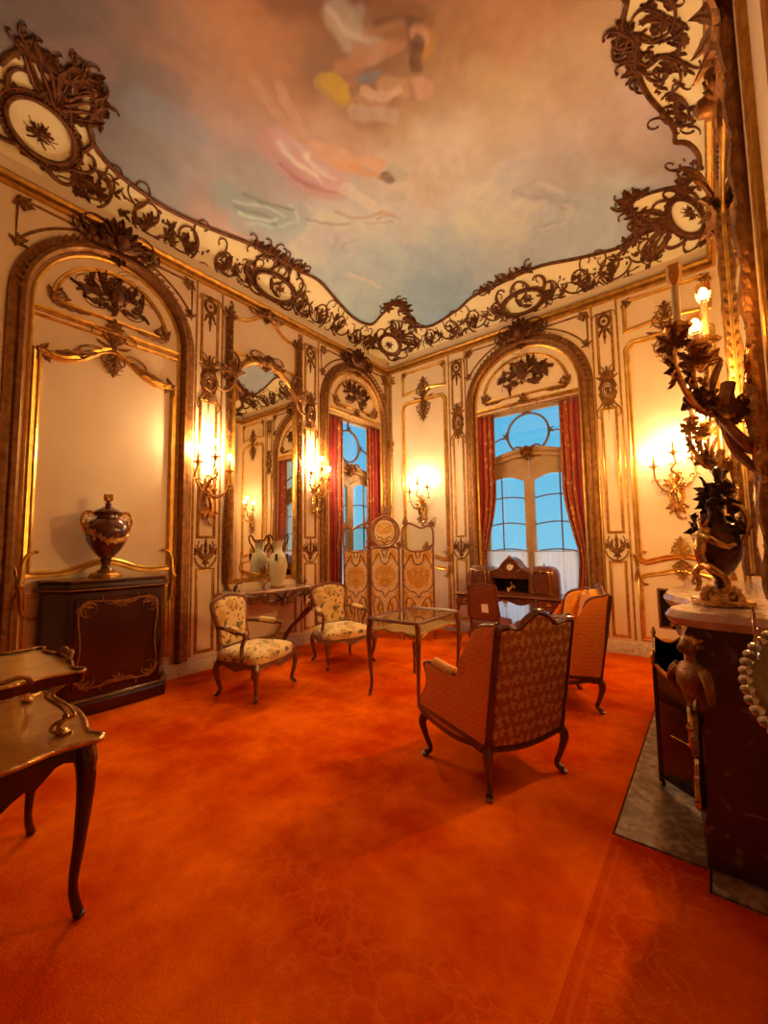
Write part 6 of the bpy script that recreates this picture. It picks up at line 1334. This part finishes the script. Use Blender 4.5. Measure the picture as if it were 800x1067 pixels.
    m = MB(); m.prism([p for p in bk if p[1] > H+.215]+[(.29, H+.215), (-.29, H+.215)], lambda u, v, d: (u, .16-d, v), 0, .22); m.box((0, .15, H+.11), (.58, .02, .22)); m.box((0, .03, H+.012), (.58, .26, .024)); hood = m.build('clock_hood', WOOD, t, True, 35)
    m = MB(); m.box((0, .137, H+.11), (.56, .006, .19)); m.build('niche_back', STEEL, hood, False)
    m = MB(); m.rtube([(u, v-.012) for u, v in bk if v > H+.29], .007, lambda u, v, d: (u, -.062-d, v), 1, .0); MH = lambda u, v, d: (u, -.062-d, v); m.fan(0, H+.50, pi/2, 2.4, 5, .06, .03, MH, .4, 1, .004)
    for sg in (-1, 1): m.curl(sg*.09, H+.30, (0 if sg > 0 else pi)+sg*.5, .2, sg*3, -sg*24, (.008, .004), MH, 1, .0, 14)
    m.build('gilt_mount', ORMOLU, hood)
    ck = MB().lathe([(.052, 0), (.055, .008), (.048, .014), (.044, .010)], 24); ck.v = [(p[0], -.060-p[2], H+.375+p[1]) for p in ck.v]; ck = ck.build('clock_bezel', ORMOLU, hood)
    f = MB().lathe([(.044, 0), (.040, .008), (.002, .010)], 24); f.v = [(p[0], -.062-p[2], H+.375+p[1]) for p in f.v]; f = f.build('clock_face', WHITEP, ck)
    m = MB(); m.tube([(0, -.074, H+.375), (.0, -.074, H+.403)], .002, 4); m.tube([(0, -.074, H+.375), (-.018, -.074, H+.366)], .0022, 4); m.build('clock_hands', STEEL, ck)
desk()
def figurine():
    t = thing('gilt_figurine', 'small gilt reclining figurine group in the niche of the writing desk', 'figurine', (2.60, -.50, FZ+.755+.026)); m = MB()
    m.lathe([(.055, 0), (.057, .008), (.045, .014)], 16, (0, 0, 0), 1.2, .7); m.build('base', ORMOLU, t)
    m = MB(); m.tube(spline([(-.05, 0, .022), (-.02, 0, .03), (.01, 0, .06), (.012, 0, .10)], 5), (.012, .018), 8); m.ell((.012, 0, .128), (.014, .014, .018), 8, 6)
    for s in (-1, 1): m.tube(spline([(.012, s*.012, .10), (.035, s*.022, .075), (.055, s*.015, .045)], 4), (.008, .005), 6); m.tube(spline([(-.02, s*.01, .03), (-.05, s*.02, .05), (-.07, s*.012, .018)], 4), (.010, .005), 6)
    m.build('figure', ORMOLU, t)
figurine()
def desk_chair():
    t = thing('desk_chair', 'brown leather-backed side chair pulled up to the writing desk', 'chair', (2.50, -1.02, FZ), radians(4)); hw, d = .19, .20
    B = lambda u, v, dd: (u, -d-(v-.45)*.15-dd, v)
    bo = spline([(-hw, .50), (0, .49), (hw, .50), (hw, .7), (hw*.97, .90), (hw*.75, .935), (hw*.35, .925), (0, .955), (-hw*.35, .925), (-hw*.75, .935), (-hw*.97, .90), (-hw, .7)], 4, True)
    MB().prism([(u*.93, .72+(v-.72)*.95) for u, v in bo], B, -.012, .012, .04, .004).build('back_panel', LEATHER, t)
    m = MB(); m.tube([B(u, v, 0) for u, v in bo], .015, 8, 1.2, True)
    for s in (-1, 1): m.tube([B(s*hw, .52, 0), B(s*hw, .44, 0), (s*hw, -d, .36)], .017, 8)
    m.build('back_frame', WOOD, t)
    out = spline([(.23, .20), (0, .225), (-.23, .20), (-.22, 0), (-.19, -.20), (0, -.205), (.19, -.20), (.22, 0)], 4, True)
    cushion(MB(), out, .40, .45, .04).build('seat', LEATHER, t); m = MB(); m.grid([[(x*q, y*q, z) for x, y in out] for q, z in ((.97, .405), (1.02, .40), (1.02, .35), (.97, .35))], False, True); m.build('seat_rail', WOOD, t)
    for x, y in ((.21, .18), (-.21, .18), (.18, -.19), (-.18, -.19)): q = sqrt(x*x+y*y); cab_leg(x, y, .36, x/q, y/q, (.026, .022, .015, .013, .017)).build('leg', WOOD, t)
    return t
desk_chair()
tag(MB().prism([(-.045, -.055), (.045, -.055), (.045, .055), (-.045, .055)], lambda u, v, d: (2.545+u, -1.272-d-v*.15, .65+v), -.002, .001).build('notice_card', PAPER, None, False), 'small white card on the back of the brown desk chair', 'card')
def grille():
    t = thing('vent_grille', 'dark iron ventilation grille low in the cream panel beside the fireplace', 'vent', (4.50, 0, .645)); M = lambda u, v, d: (u, -d-.004, v)
    hw, hh = .165, .235; MB().prism([(-hw, -hh), (hw, -hh), (hw, hh), (-hw, hh)], M, 0, .003).build('backing', STEEL, t, False)
    m = MB(); m.mould([(-hw, -hh), (hw, -hh), (hw, hh), (-hw, hh)], pf(.45), M, True); m.build('frame', AGED, t)
    m = MB()
    for i in range(1, 12): m.mould([(-hw+2*hw*i/12, -hh), (-hw+2*hw*i/12, hh)], [(-.004, .004), (0, .011), (.004, .004)], M)
    for i in range(1, 17): m.mould([(-hw, -hh+2*hh*i/17), (hw, -hh+2*hh*i/17)], [(-.004, .004), (0, .010), (.004, .004)], M)
    m.build('lattice', IRONG, t)
grille()
